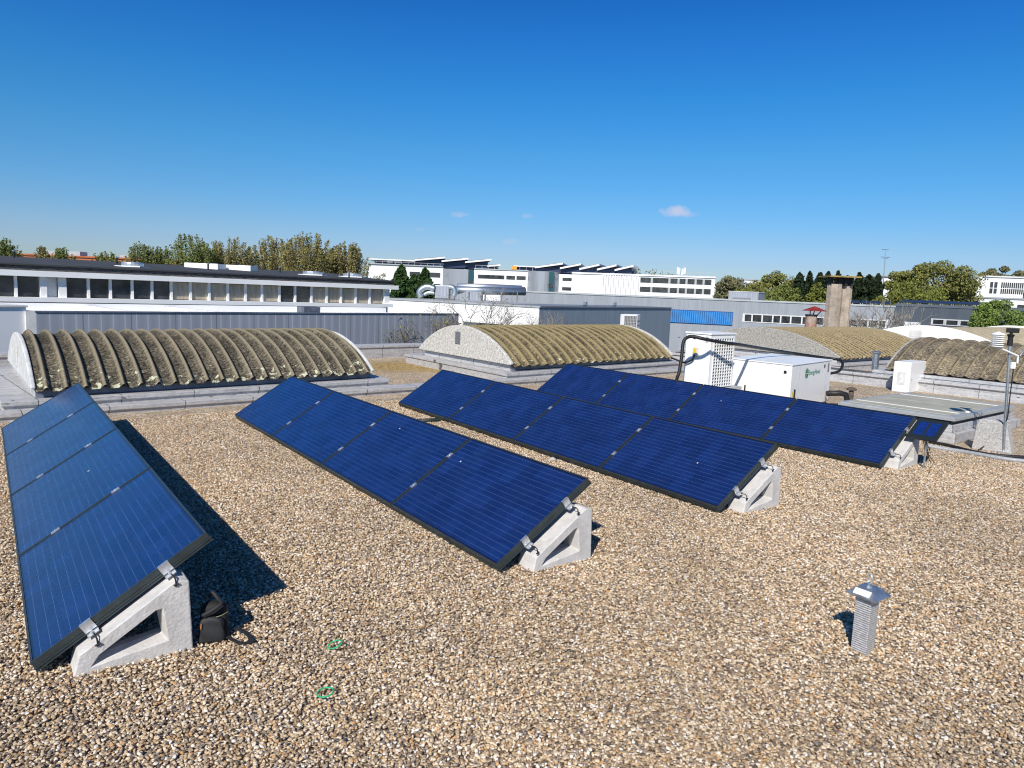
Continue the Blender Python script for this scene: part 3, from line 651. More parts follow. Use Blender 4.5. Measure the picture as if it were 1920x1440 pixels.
# logo + lettering
GRN = mat('logo_green', (.01, .22, .09), .5)
lo = Nc0 + cr_ * (.36 * clr) + dn * .0015 + zf * .70
lg = MB(); cc = lo
def disc(mb, c, rr, a0, a1):
    n = 20; V = [c + cr_ * 0]; V += [c + cr_ * (rr * math.cos(a0 + (a1 - a0) * i / n)) + zf * (rr * math.sin(a0 + (a1 - a0) * i / n) * 1.15) for i in range(n + 1)]
    V2 = [v + dn * .002 for v in V]; k = len(V)
    mb.add(V2, [tuple(range(k))])
for q in range(4): disc(lg, cc + cr_ * (.006 if q in (0, 3) else -.006) + zf * (.006 if q < 2 else -.006), .078, q * math.pi / 2, (q + 1) * math.pi / 2)
lg.build('round_logo', GRN, cb)
tx = bpy.data.curves.new('t', 'FONT'); tx.body = 'EnergyPanel'; tx.size = .125; tx.extrude = .0008
to = bpy.data.objects.new('t', tx); COL.objects.link(to)
dg = bpy.context.evaluated_depsgraph_get(); tm = bpy.data.meshes.new_from_object(to.evaluated_get(dg)); bpy.data.objects.remove(to)
tm.name = 'lettering'; tm.materials.clear(); tm.materials.append(mat('letter_green', (.03, .24, .15), .5))
lt = bpy.data.objects.new('lettering', tm); COL.objects.link(lt)
fr_ = Matrix((cr_, zf, cr_.cross(zf))).transposed().to_4x4(); fr_.translation = (lo + cr_ * .10 - zf * .035 + dn * .002) - Vector(cb.location)
lt.matrix_local = fr_; lt.parent = cb
# insulated hose
hpts = [(1269, 712, 12.3), (1273, 700, 12.3), (1278, 670, 12.35), (1281, 643, 12.4), (1288, 633, 12.4), (1300, 631, 12.35), (1322, 636, 12.3), (1360, 643, 12.5), (1385, 646, 12.8), (1440, 655, 14.4), (1520, 667, 15.8), (1556, 672, 16.0), (1574, 675, 15.9), (1580, 683, 15.7), (1573, 696, 15.4), (1553, 701, 15.1)]
hw = [aty(*p) for p in hpts]; hw.insert(0, Vector((hw[0].x - .02, hw[0].y, .1)))
tag(wire(hw, .029, 10).build('insulated_hose', CABLE, smooth=True, loc=tuple(hw[0])), 'thick black insulated hose arching from the heat pump over to the white cabinet', 'hose')
pe = [aty(1550, 738, 14.3), aty(1575, 737, 14.3), aty(1586, 740, 14.3), aty(1588, 749, 14.3)]; pe.append(Vector((pe[-1].x, pe[-1].y, 0)))
tag(MB().tube(pe, .055, 12).build('pipe_elbow', CABLE, smooth=True, loc=tuple(pe[-1])), 'fat black elbow pipe bending down beside the logo cabinet', 'pipe')
# second cabinet behind the hatch
cn = atz(1703, 737, 0); c2 = thing('small_cabinet', 'upright white electrical cabinet with louvred plate, standing behind the roof hatch', 'cabinet', tuple(cn))
d2l, d2r = az(-43), az(47); w2l = solve(cn, d2l, 1671); w2r = solve(cn, d2r, 1731); h2 = .72
MB().obox(cn, d2l * w2l, d2r * w2r, zf * h2).build('casing', WHITEP, c2, bevel=.012)
MB().obox(cn + d2l * .1 - d2r * .006 + zf * .18, d2l * (w2l - .2), d2r * .005, zf * .30).build('plate', WHITES, c2)
for q in range(8): MB().obox(cn + d2l * .16 - d2r * .012 + zf * (.21 + q * .03), d2l * (w2l - .32), d2r * .006, zf * .012).build('slat', WHITEP, c2)
for zz in (.2, .3): MB().obox(cn + d2r * (w2r * .12 if zz > .25 else w2r * .8) - d2l * .004 + zf * zz, d2r * .03, d2l * .004, zf * .03).build('lock', STRAP, c2)

# vents
def cowl(px, py, z, ht_, r, cap, label, name='vent_pipe', m=GALV):
    b = atz(px, py, z); t = thing(name, label, 'vent', tuple(b))
    MB().lathe([(r, 0), (r, ht_)], b, 16).build('pipe', m, t, smooth=False)
    MB().lathe([(cap * .9, ht_ + .02), (cap, ht_ + .03), (cap, ht_ + .05), (cap * .2, ht_ + .09)], b, 18).build('cap', m, t)
    MB().lathe([(r * .5, ht_), (r * .5, ht_ + .02)], b, 8).build('cap_stem', m, t); return t
cowl(1640, 693, .31, .42, .085, .12, 'slim grey metal vent pipe with small cap behind the white cabinets')
cowl(1594, 758, 0, .27, .05, .10, 'short rusty brown vent stub on the gravel beside the logo cabinet', m=mat('rusty_brown', (.13, .10, .08), .8, noise=(8, .4)))
# near vent with ring
vb = atz(1623, 1232, 0); vt = thing('roof_vent', 'square quilted-metal vent with galvanised pyramid cap and ring, alone on the gravel at right', 'vent', tuple(vb))
vl = (atz(1591, 1218, 0) - vb); vr = (atz(1636, 1223.5, 0) - vb)
va = vl.normalized(); vs_ = .092; vbn = Vector((va.y, -va.x, 0))
if vbn.dot(vr) < 0: vbn = -vbn
k = NT('quilted_foil', .4, metal=.35); v_ = k.tc.outputs['Object']; s_ = k.n('ShaderNodeSeparateXYZ', {0: v_})
zw = k.math('SINE', k.math('MULTIPLY', s_.outputs[2], 480.)); nn_ = k.noise(v_, 60., 4)
hz = k.math('ADD', zw, k.math('MULTIPLY', k.math('SINE', k.math('MULTIPLY', k.math('ADD', s_.outputs[0], s_.outputs[1]), 600.)), .5))
k.col(k.ramp(k.math('ADD', k.math('MULTIPLY', zw, .16), nn_), [(.25, (.40, .39, .38)), (.55, (.62, .61, .59)), (.8, (.80, .80, .79))])); k.bump(hz, .0015)
FOIL = k.m
MB().obox(vb, va * vs_, vbn * vs_, zf * .335).build('shaft', FOIL, vt, bevel=.003)
cen = vb + va * vs_ / 2 + vbn * vs_ / 2
MB().obox(cen - va * .042 - vbn * .042 + zf * .335, va * .084, vbn * .084, zf * .03).build('collar', mat('brown_collar', (.13, .10, .09), .6), vt)
c_ = MB(); rr = [(.089, .352), (.089, .357), (.040, .400)]; V = []
for r_, z_ in rr:
    for sx, sy in ((-1, -1), (1, -1), (1, 1), (-1, 1)): V.append(cen + va * sx * r_ + vbn * sy * r_ + zf * z_)
c_.add(V, [(3, 2, 1, 0)] + [(i * 4 + j, i * 4 + (j + 1) % 4, i * 4 + 4 + (j + 1) % 4, i * 4 + 4 + j) for i in range(2) for j in range(4)] + [(8, 9, 10, 11)])
c_.build('cap', GALV, vt)
n1_ = -vbn
sa = cen - vbn * .084 + zf * .362 - va * .048; slo = (vbn * .049 + zf * .043).normalized(); nr_ = va.cross(slo).normalized(); nr_ = nr_ if nr_.z > 0 else -nr_
MB().obox(sa + nr_ * .004, va * .095, slo * .040, nr_ * .001).build('white_patch', WHITEP, vt)  # thin white patch on one sloping side of the cap
MB().lathe([(.02, .399), (.02, .407), (.008, .409), (.008, .425)], cen, 10).build('bolt', GALV, vt)
ring = [cen + zf * .445 + (va * math.cos(a) * .8 + vbn * math.cos(a) * .2) * .019 + zf * math.sin(a) * .026 for a in [2 * math.pi * i / 20 for i in range(21)]]
MB().tube(ring, .005, 8, cap=False).build('ring', ALU, vt, smooth=True)

# green rubber rings
GR = mat('green_rubber', (.01, .42, .16), .5)
for (px, py, r_, tz, lab) in ((628, 1208, .038, .35, 'tilted green plastic ring lying on the gravel, the farther one'), (610, 1298, .039, .12, 'round green plastic ring lying on the gravel, the nearer one')):
    c = atz(px, py, .046); P_r = [c + Vector((math.cos(a) * r_, math.sin(a) * r_ * (.8 if tz > .2 else 1), math.sin(a + 1) * r_ * tz)) for a in [2 * math.pi * i / 28 for i in range(29)]]
    tag(MB().tube(P_r, .0038, 6, cap=False).build('plastic_ring', GR, loc=tuple(c), smooth=True), lab, 'ring', 'green rings on the gravel')

# ------------------------------------------------------------ backpack in the shade
bp = atz(402, 1197, .0); bk = thing('backpack', 'small black backpack with loose strap standing in the shadow of the leftmost row', 'backpack', tuple(bp))
FAB = mat('black_nylon', (.007, .007, .008), .75, noise=(25, .3), bump=(90, .001)); FAB2 = mat('charcoal_nylon', (.018, .019, .021), .7, bump=(80, .001))
ex = az(75); ey = az(-15)   # width, depth
def body(mb, o, wx, dy, hz_, zt=0, n=10, m=12, topshrink=.75, rnd=.5):
    base = len(mb.v)
    for i in range(n + 1):
        z = i / n; sc = 1 - (1 - topshrink) * z ** 2
        if i == 0: sc *= .93
        if z > .85: sc *= math.sqrt(max(0., 1 - ((z - .85) / .15) ** 2 * .75))
        for j in range(m * 2):
            a = 2 * math.pi * j / (m * 2); cx_, sy_ = math.cos(a), math.sin(a); p = rnd
            x_ = math.copysign(abs(cx_) ** p, cx_) * wx / 2 * sc; y_ = math.copysign(abs(sy_) ** p, sy_) * dy / 2 * sc
            w__ = .004 * math.sin(9 * z + 3 * a) 
            mb.v.append(tuple(o + ex * (x_ + w__) + ey * (y_ + w__ + zt * z) + zf * (z * hz_)))
    q = m * 2
    for i in range(n):
        for j in range(q): a = base + i * q + j; b = base + i * q + (j + 1) % q; mb.f.append((a, b, b + q, a + q))
    mb.f.append(tuple(range(base + q - 1, base - 1, -1))); e_ = base + n * q; mb.f.append(tuple(range(e_, e_ + q)))
    return mb
body(MB(), bp, .16, .10, .215, .015).build('main_bag', FAB, bk, smooth=True)
body(MB(), bp - ey * .055 + zf * .01 - ex * .005, .135, .05, .145, 0, rnd=.45).build('front_pocket', FAB2, bk, smooth=True)
fl = wire([bp - ey * .07 + zf * .17 - ex * .05, bp - ey * .075 + zf * .20 + ex * .0, bp - ey * .05 + zf * .225 + ex * .045, bp + zf * .235 + ex * .02, bp + ey * .03 + zf * .26 - ex * .01, bp + ey * .04 + zf * .23 - ex * .03], .011, 8); fl.build('handle', FAB2, bk, smooth=True)
MB().tube([bp - ey * .082 + zf * .128 - ex * .055, bp - ey * .084 + zf * .10 - ex * .057], .004, 6).build('zip_pull', mat('orange_tab', (.45, .16, .05), .6), bk)
wire([bp - ey * .076 + zf * .16 + ex * .02, bp - ey * .074 + zf * .168 + ex * .05, bp - ey * .05 + zf * .175 + ex * .078], .002, 5).build('piping', mat('olive_piping', (.25, .26, .12), .6), bk)
q0 = bp + ex * .07
def strap(pts, wdt):
    P = [Vector(p) for p in pts]; mb = MB()
    for p in P:
        pass
    for i in range(len(P) - 1): 
        d_ = (P[i + 1] - P[i]).normalized(); s__ = d_.cross(zf).normalized() * wdt / 2
        mb.add([P[i] - s__, P[i] + s__, P[i + 1] + s__, P[i + 1] - s__, P[i] - s__ + zf * .006, P[i] + s__ + zf * .006, P[i + 1] + s__ + zf * .006, P[i + 1] - s__ + zf * .006], [(0, 3, 2, 1), (4, 5, 6, 7), (0, 1, 5, 4), (2, 3, 7, 6), (1, 2, 6, 5), (0, 4, 7, 3)])
    return mb
sg = [atz(425, 1180, .05), atz(440, 1178, .04), atz(455, 1183, .035), atz(467, 1193, .03), atz(474, 1203, .025), atz(462, 1207, .022), atz(447, 1206, .022), atz(432, 1198, .022), atz(420, 1192, .03)]
strap(sg, .022).build('shoulder_strap', FAB2, bk)

# ------------------------------------------------------------ weather mast on its concrete block
wb = atz(1858, 846, 0); wu = (atz(1893, 852, 0) - atz(1822, 841, 0)); wu = Vector((wu.x, wu.y, 0)); wlen = wu.length; wu.normalize(); wv = Vector((-wu.y, wu.x, 0))
w0 = atz(1821, 841, 0)
blk = MB(); poly = [(0, 0), (.03, .40), (.06, .44), (.13, .455), (.22, .45), (.32, .43), (wlen * .98 - .1, .41), (wlen * .98 - .06, .40), (wlen + .03, 0)]
blk.prism(poly, w0, wu, zf, wv * .24)
tag(blk.build('mast_base_block', CONC2, bevel=.012, loc=tuple(w0)), 'rough concrete block with curved top holding the weather mast', 'concrete block')
mb0 = atz(1881, 850, 0) ; mt0 = aty(1894, 640, mb0.y)
ms_ = thing('weather_mast', 'slim galvanised weather mast with white louvred shield and black sensor on top', 'weather station', (mb0.x, mb0.y, 0))
MB().tube([Vector((mb0.x, mb0.y, 0)), mt0], .021, 12).build('pole', GALV, ms_)
MB().obox(Vector((mb0.x, mb0.y, 0)) - wu * .05 - wv * .06, wu * .12, wv * .12, zf * .03).build('base_plate', ALU, ms_)
q = mt0
MB().lathe([(.035, -.06), (.035, .02), (.030, .02), (.034, .06), (.05, .09), (.03, .1)], q, 12).build('sensor_mount', STRAP, ms_)
MB().obox(q + zf * .12 - wu * .06 - wv * .03, wu * .15, wv * .06, zf * .065).build('wind_sensor', STRAP, ms_, bevel=.008)
MB().tube([q + zf * .09, q + zf * .125], .02, 8).build('sensor_neck', STRAP, ms_)
shc = aty(1869, 650, mb0.y - .05)
for i in range(6): MB().lathe([(.035, i * .028), (.085, i * .028), (.088, i * .028 + .006), (.06, i * .028 + .017), (.035, i * .028 + .018)], shc, 20).build('shield_plate', WHITEP, ms_)
MB().lathe([(.087, .168), (.08, .185), (.03, .20), (.01, .21)], shc, 20).build('shield_top', WHITEP, ms_)
MB().lathe([(.036, 0), (.036, .168)], shc, 12).build('shield_core', mat('shield_dark', (.3, .3, .31), .6), ms_)
arm = [shc, shc + wu * .05 - zf * .02, Vector((mb0.x, mb0.y, 0)) + (mt0 - mb0) * .0 + Vector((.03, 0, shc.z - .12)), Vector((mb0.x + .035, mb0.y, shc.z - .22))]
MB().tube(arm, .014, 8).build('arm', WHITEP, ms_)
MB().obox(Vector((mb0.x - .06, mb0.y - .03, shc.z - .30)), (.06, 0, 0), (0, .05, 0), zf * .09).build('junction_box', WHITEP, ms_, bevel=.005)
MB().tube([Vector((mb0.x + .03, mb0.y, shc.z - .02)), Vector((mb0.x + .11, mb0.y + .02, shc.z - .05)), Vector((mb0.x + .06, mb0.y, shc.z - .12))], .008, 6).build('bracket', ALU, ms_)
wire([Vector((mb0.x - .03, mb0.y - .03, shc.z - .30)), Vector((mb0.x - .028, mb0.y - .03, .8)), Vector((mb0.x - .028, mb0.y - .03, .5)), atz(1872, 795, .40) * 1 - Vector((0, .06, 0)), atz(1858, 822, .14) - Vector((0, .05, 0)), atz(1832, 843, .03) - Vector((0, .03, 0))], .008).build('cable', CABLE, ms_)
# grey conduit on gravel
cp = [atz(1738, 836, .04), atz(1765, 841, .03), atz(1800, 846, .03), atz(1840, 853, .035), atz(1880, 860, .035), atz(1925, 865, .035), atz(2000, 868, .035)]
tag(wire(cp, .03, 10).build('conduit', mat('grey_conduit', (.36, .37, .38), .5, noise=(30, .2)), loc=tuple(cp[0]), smooth=True), 'grey flexible conduit lying on the gravel at the foot of the weather mast', 'conduit')
cp = [atz(1742, 829, .03), atz(1780, 836, .03), atz(1830, 848, .04), atz(1880, 855, .05), atz(1960, 860, .05)]
tag(wire(cp, .026, 8).build('black_hose', CABLE, loc=tuple(cp[0]), smooth=True), 'black hose lying just behind the grey conduit on the gravel', 'hose')
cp = [atz(783, 789, .03), atz(805, 788, .04), atz(825, 787, .04)]
tag(wire(cp, .03, 8).build('cable_duct', mat('green_black', (.02, .03, .022), .5), loc=tuple(cp[0])), 'short dark cable duct poking out from under the third row of panels', 'cable duct')
ROCK = thing('rubble_stone', 'pale stone chunk at the lower edge of the third row of panels', 'stone', tuple(atz(1036, 863, 0)))
MB().lathe([(.01, -.01), (.045, 0), (.05, .02), (.02, .035), (.005, .04)], atz(1036, 863, 0), 7).build('stone', CONC2, ROCK, smooth=True)

# ------------------------------------------------------------ chimney and flue between the far roofs
def chimney():
    D = 31.; a = aty(1543, 617, D); b = aty(1590, 617, D); sc = F / D * 1.0
    t = thing('chimney', 'stout concrete chimney of two joined shafts under a flat mossy slab', 'chimney', (a.x, a.y, -2))
    m = mat('chimney_concrete', (.42, .35, .28), .95, noise=(2.5, .3), bump=(12, .02)); wd = (b.x - a.x)
    top = aty(1548, 532, D).z
    s1 = MB(); s1.lathe([(wd * .30, -2), (wd * .29, top)], (a.x + wd * .30, a.y, 0), 8); s1.build('shaft', m, t)
    s2 = MB(); s2.lathe([(wd * .235, -2), (wd * .225, top - .05)], (a.x + wd * .84, a.y + .15, 0), 10); s2.build('shaft', m, t)
    for fx in (.10, .42, .66, .9): MB().obox((a.x + wd * fx - .05, a.y - .2, top - .04), (.11, 0, 0), (0, .35, 0), (0, 0, .33)).build('cap_support', STRAP, t)
    MB().obox((a.x - wd * .10, a.y - .5, top + .28), (wd * 1.24, 0, 0), (0, 1.2, 0), (0, 0, .06)).build('cap_slab', mat('mossy_slab', (.30, .22, .07), .95, noise=(5, .5)), t)
chimney()
fb = aty(1519, 617, 27.); fl = thing('flue', 'rusty white flue stub with a red conical rain cap on struts', 'flue', (fb.x, fb.y, -1))
RUST = mat('rusted_flue', (.42, .38, .32), .7, noise=(4, .5, 8), col2=(.33, .07, .02), stretch=(1, 1, .5))
MB().lathe([(.20, -1), (.20, aty(1519, 591, 27.).z)], (fb.x, fb.y, 0), 18).build('pipe', RUST, fl, smooth=False)
zt = aty(1519, 591, 27.).z
MB().lathe([(.215, zt - .03), (.215, zt + .03)], (fb.x, fb.y, 0), 18).build('collar', STRAP, fl)
MB().lathe([(.42, zt + .16), (.42, zt + .175), (.03, zt + .33)], (fb.x + .1, fb.y, 0), 20).build('rain_cap', mat('red_paint', (.28, .035, .025), .5, noise=(6, .3)), fl)
for sx in (-.15, 0.02, .28): MB().tube([(fb.x + sx * .6, fb.y - .1, zt), (fb.x + sx + .05, fb.y - .1, zt + .2)], .018, 6).build('strut', STRAP, fl)

# ------------------------------------------------------------ buildings
def bldg(name, label, A, B, cat='building'):
    """root at A, local x along A->B, local y away from the camera"""
    A, B = Vector(A), Vector(B); d = B - A; d.z = 0
    r = thing(name, label, cat, (A.x, A.y, 0), rotz=math.atan2(d.y, d.x)); return r, d.length
def lx(r, px, y=0.):
    """local x on facade plane seen at picture column px (z about camera height)"""
    a = r.rotation_euler.z; u = Vector((math.cos(a), math.sin(a), 0)); n = Vector((-u.y, u.x, 0))
    rr = ray(px, 560); p0 = Vector(r.location) + n * y; t = (p0 - Vector((0, 0, 0))).dot(n) / Vector((rr.x, rr.y, 0)).dot(n)
    return (Vector((rr.x, rr.y, 0)) * t - p0).dot(u)
def LB(x0, x1, y0, y1, z0, z1, name, m, root, **k): return MB().box(x0, x1, y0, y1, z0, z1).build(name, m, root, world=False, **k)
CLG = clad_mat('grey_cladding', (.31, .335, .38), .34, (.45, .48, .53), .026); CLB = clad_mat('bluegrey_cladding', (.25, .30, .36), .5, (.13, .16, .2))
CLL = clad_mat('light_grey_cladding', (.31, .335, .37), 1.2, (.25, .27, .30)); CLD = clad_mat('dark_grey_cladding', (.115, .135, .16), 1.4, (.09, .105, .125))

# upper white building with clerestory
D1, D2 = 31., 45.5
a_ = aty(0, 560, D1); b_ = aty(733, 560, D2); dirW = Vector((b_.x - a_.x, b_.y - a_.y, 0)).normalized()
a_ = a_ - dirW * 9
rW, LW = bldg('workshop_building', 'long white building with a band of clerestory windows under a dark flat roof, at left', (a_.x, a_.y, 0), (b_.x, b_.y, 0))
LB(0, LW - .25, .6, 8, -5.6, 1.80, 'rear_body', WHITE, rW)
LB(0, LW - .2, .05, .599, -5.6, .70, 'lower_wall', mat('shade_grey_render', (.50, .50, .50), .85, noise=(.5, .1)), rW)  # grey paints in the shade that lies on the wall below the sill band
LB(0, LW, -.25, .58, .701, .90, 'sill_band', WHITE, rW)
LB(0, LW + .35, -.30, 8.2, 1.801, 2.05, 'white_fascia', WHITE, rW)
LB(0, LW + .05, -.22, 8.1, 2.051, 2.26, 'dark_fascia', BLACKF, rW)
rf = MB(); rf.prism([(-.3, 2.262), (8.2, 2.262), (8.2, 2.74), (7.6, 2.74), (-.3, 2.33)], (0, 0, 0), (0, 1, 0), (0, 0, 1), (LW + .1, 0, 0)); rf.build('roof', FELTD, rW, world=False)
mul = [lx(rW, p, 0) for p in (125, 167, 208, 249, 286, 322, 358, 393, 428, 461, 492, 524.5, 554, 584.5, 613, 640, 667.5, 694, 720)]
lm = [lx(rW, -60), lx(rW, -20), lx(rW, 31), lx(rW, 76)]
WZ0, WZ1 = .901, 1.80
def wn_(x0, x1, beige):
    w_ = LB(x0 + .06, x1 - .06, .12, .14, WZ0 + .03, WZ1 - .03, 'window', BEIGEGL if beige else DARKGL, rW)
for i in range(len(mul) - 1): wn_(mul[i], mul[i + 1], (5 <= i <= 10) or i >= 13)
for i in range(3): wn_(lm[i], lm[i + 1], i == 0)
for x in mul[1:-1] + lm[1:3]: LB(x - .055, x + .055, .0, .13, WZ0, WZ1, 'mullion', WHITEP, rW)
LB(lm[3] , lm[3] + .25, -.05, .13, WZ0, WZ1, 'pillar', WHITE, rW); LB(mul[0] - .3, mul[0], -.05, .13, WZ0, WZ1, 'pillar', WHITE, rW)
LB(lm[3] + .25, mul[0] - .3, .3, .32, WZ0, WZ1, 'recess_panel', WHITE, rW)
LB(mul[-1], LW - .15, -.05, .59, WZ0, WZ1, 'pillar', WHITE, rW)
LB(0, lm[0], -.05, .13, WZ0, WZ1, 'pillar', WHITE, rW)
# rooftop items
def onroof(px, frac): 
    y = frac * 8; z = 2.33 + (y + .45) / 8.05 * .41; x = lx(rW, px, y); return rW.matrix_basis @ Vector((x, y, z))
bpy.context.view_layer.update()
def lw(px, frac):
    a = rW.rotation_euler.z; u = Vector((math.cos(a), math.sin(a), 0)); n = Vector((-u.y, u.x, 0)); y = frac * 8
    return Vector(rW.location) + u * lx(rW, px, y) + n * y + Vector((0, 0, 2.33 + (y + .45) / 8.05 * .41))
for i, (px, fr, lab) in enumerate(((250, .22, 'round silver roof light left of the two white boxes on the dark roof'), (586, .3, 'round silver roof light, middle one on the dark roof'), (660, .3, 'small round silver roof light nearest the right end of the dark roof'))):
    p = lw(px, fr); t = thing('roof_light', lab, 'roof light', tuple(p)); s_ = .5 if i == 0 else .58
    MB().box(p.x - s_ * 1.25, p.x + s_ * 1.25, p.y - s_, p.y + s_, p.z - .02, p.z + .03).build('curb', WHITEP, t)
    MB().lathe([(s_, .0), (s_, .16), (s_ * .96, .2), (s_ * .5, .23), (.02, .24)], p, 20).build('dome', ALU, t)
for px, lab in ((386, 'square white rooftop box, left one of a pair on the dark roof'), (447, 'square white rooftop box, right one of a pair on the dark roof')):
    p = lw(px, .6); MBX = MB().box(p.x - .95, p.x + .95, p.y - .6, p.y + .6, p.z - .1, p.z + .26); tag(MBX.build('rooftop_box', WHITEP, loc=tuple(p), bevel=.02), lab, 'rooftop box')
for px, fr, lab in ((30, .75, 'thin dark vent stub at the left end of the dark roof'), (221, .6, 'thin dark vent stub left of the round roof light on the dark roof'), (391, .35, 'thin dark vent stub in front of the white rooftop boxes'), (525, .5, 'thin dark vent stub right of the white rooftop boxes'), (654, .15, 'thin dark vent stub beside the last round roof light')):
    p = lw(px, fr); t = thing('vent_stub', lab, 'vent', tuple(p)); MB().lathe([(.045, -.05), (.045, .30)], p, 10).build('pipe', STRAP, t); MB().lathe([(.09, .30), (.09, .34), (.02, .38)], p, 10).build('cap', GALV, t)

# grey clad low building G1
g1 = atz(67, 583, .9); g2 = aty(860, 585, 33.)
rG, LG = bldg('clad_building', 'low building clad in grey vertical sheets in front of the white clerestory building', g1, g2)
LB(0, LG, 0, .15, -5.6, .86, 'cladding', CLG, rG); LB(-.02, LG + .02, -.03, .18, .8605, .9, 'coping', GUT, rG)
LB(0, LG, .1501, 5.5, -5.6, .70, 'body', WHITE, rG); LB(-.25, -.001, -.0, 5.0, -5.6, .89, 'side_wall', WHITES, rG)
LB(-.1, LG - .2, 5.0, 5.3, .701, .93, 'parapet', WHITE, rG)
for px in (235, 395, 660): x = lx(rG, px, 1.2); LB(x, x + .12, .2, 4.9, .701, .88, 'upstand', WHITES, rG)
x = lx(rG, 583, .4); LB(x - .35, x + .35, .3, .8, .701, 1.10, 'roof_outlet', GUT, rG)
w1 = atz(-260, 575, 1.0); w2 = atz(49, 576, 1.0)
rW0, L0 = bldg('white_annex', 'plain white block at the far left beside the grey clad building', w1, w2); LB(0, L0, 0, 5, -5.6, 1.0, 'wall', WHITE, rW0); LB(-.05, L0 + .03, -.04, 5, 1.001, 1.05, 'coping', WHITES, rW0)

# white low building W2 with ducts on the roof
a2 = aty(700, 556, 71.); b2 = aty(1011, 573, 61.)
rM, LM = bldg('low_white_building', 'low plain white building behind the bare trees in the courtyard', a2, b2)
LB(0, LM, 0, 14, -5.6, .71, 'wall', WHITE, rM); LB(-.1, LM + .1, -.08, 14, .711, .85, 'coping', mat('edge_grey', (.40, .41, .42), .7), rM)
for px in (846, 907, 930): x = lx(rM, px); w_ = LB(x - .55, x + .55, -.06, -.005, -2.3, -.95, 'window', DARKGL, rM)
x = lx(rM, 907); LB(x - 2, x + 2.2, -.5, -.001, -.85, -.7, 'canopy', WHITE, rM)
# grey clad G2
a3 = aty(1012, 573, 61.); b3 = aty(1259, 575, 84.)
rN, LN = bldg('bluegrey_building', 'blue-grey sheet-clad low building right of the low white one, with an air conditioner before it', a3, b3)
LB(0.01, LN, 0, 5, -5.6, .76, 'cladding', CLB, rN); LB(0, LN + .05, -.1, 5, .761, .87, 'coping', mat('edge_dark', (.20, .22, .25), .6), rN)
for px in (1020, 1045, 1105, 1158):
    p = aty(px, 567, 56 + (px - 1012) * .07); 
    MB().obox(Vector((p.x, p.y + .6, .95)), (.3, 0, 0), (0, .3, 0), (0, 0, .45)); 
lamps = 0
for px, lab in ((1103, 'small grey floodlight on the roof edge of the blue-grey building, left one'), (1158, 'small grey floodlight on the roof edge of the blue-grey building, right one')):
    y0 = .3; a = rN.rotation_euler.z; u = Vector((math.cos(a), math.sin(a), 0)); n = Vector((-u.y, u.x, 0)); p = Vector(rN.location) + u * lx(rN, px) + n * y0 + Vector((0, 0, .87))
    t = thing('floodlight', lab, 'floodlight', tuple(p)); MB().obox(p - u * .35, u * .7, n * .2, (0, 0, .12)).build('bracket', GUT, t); MB().obox(p + u * .1 + zf * .121, u * .35, n * .25, (0, 0, .3)).build('head', GALV, t)
# long grey building G3 and dark G4
a4 = aty(940, 551, 106.); b4 = aty(1678, 572, 92.)
rL, LL = bldg('long_grey_building', 'long light-grey building with blue louvres and a strip of windows, across the background', a4, b4)
LB(0, LL, 0, 10, -5.6, 1.90, 'cladding', CLL, rL); LB(-.1, LL + .1, -.1, 10.1, 1.901, 2.12, 'coping', ALG, rL)
x0, x1 = lx(rL, 1240), lx(rL, 1377); BLU = mat('blue_louvre', (.03, .24, .62), .5, noise=(1.5, .2))
LZ0, LZ1 = aty(1320, 607, 98.).z, aty(1320, 584, 98.).z; LB(x0, x1, -.05, -.002, LZ0 - .1, LZ1 + .1, 'louvre_recess', mat('blue_dark', (.015, .07, .2), .6), rL)
n_ = 34; lv = MB()
for i in range(n_): xx = x0 + (x1 - x0) * i / n_; lv.box(xx, xx + (x1 - x0) / n_ * .72, -.16, -.052, LZ0, LZ1, Matrix.Identity(4))
lv.build('blue_louvres', BLU, rL, world=False)
def wstrip(r, pxs, z0, z1, y=-.03, nm='window', frame=True):
    x0, x1 = lx(r, pxs[0]), lx(r, pxs[-1])
    if frame: LB(x0 - .2, x1 + .2, y - .03, y + .028, z0 - .12, z1 + .12, 'window_surround', WHITES, r)
    for a, b in zip(pxs[:-1], pxs[1:]): LB(lx(r, a) + .09, lx(r, b) - .09, y - .06, y - .031, z0, z1, nm, DARKGL, r)
wstrip(rL, [1398, 1413, 1432, 1452, 1467, 1486, 1507, 1530, 1549], aty(1400, 602, 97.).z, aty(1400, 589.5, 97.).z)
wstrip(rL, [1592, 1612, 1632, 1652, 1666], aty(1620, 612, 93.).z, aty(1620, 600, 93.).z)
G4a = aty(1678, 572, 92.); G4b = aty(1990, 577, 76.)
rK, LK = bldg('dark_grey_building', 'dark grey sheet-clad building at the right with racks on its roof', G4a, G4b)
LB(.02, LK, 0, 10, -5.6, 2.1, 'cladding', CLD, rK); LB(0, LK, -.06, 10.1, 2.101, 2.42, 'coping', mat('edge_blue', (.14, .165, .19), .6), rK)
wstrip(rK, [1754, 1776, 1779, 1803, 1806, 1830, 1833, 1850], aty(1790, 609, 86.).z, aty(1790, 601, 86.).z)
gx = lx(rK, 1700); gx1 = lx(rK, 1731)
gp = MB().box(gx, gx1, -.10, -.002, -1.3, .2).build('painted_panel', WHITE, rK, world=False)
sc_ = MB(); random.seed(3)
for i in range(16):
    x_ = gx + .15 + (gx1 - gx - .4) * i / 16; z_ = -1. + random.random() * .8
    sc_.tube([(x_, -.115, z_), (x_ + .12, -.115, z_ + random.uniform(-.3, .35)), (x_ + .22, -.115, z_ + random.uniform(-.2, .2))], .022, 4)
sc_.build('graffiti', mat('graffiti_dark', (.10, .06, .07), .7), rK, world=False)
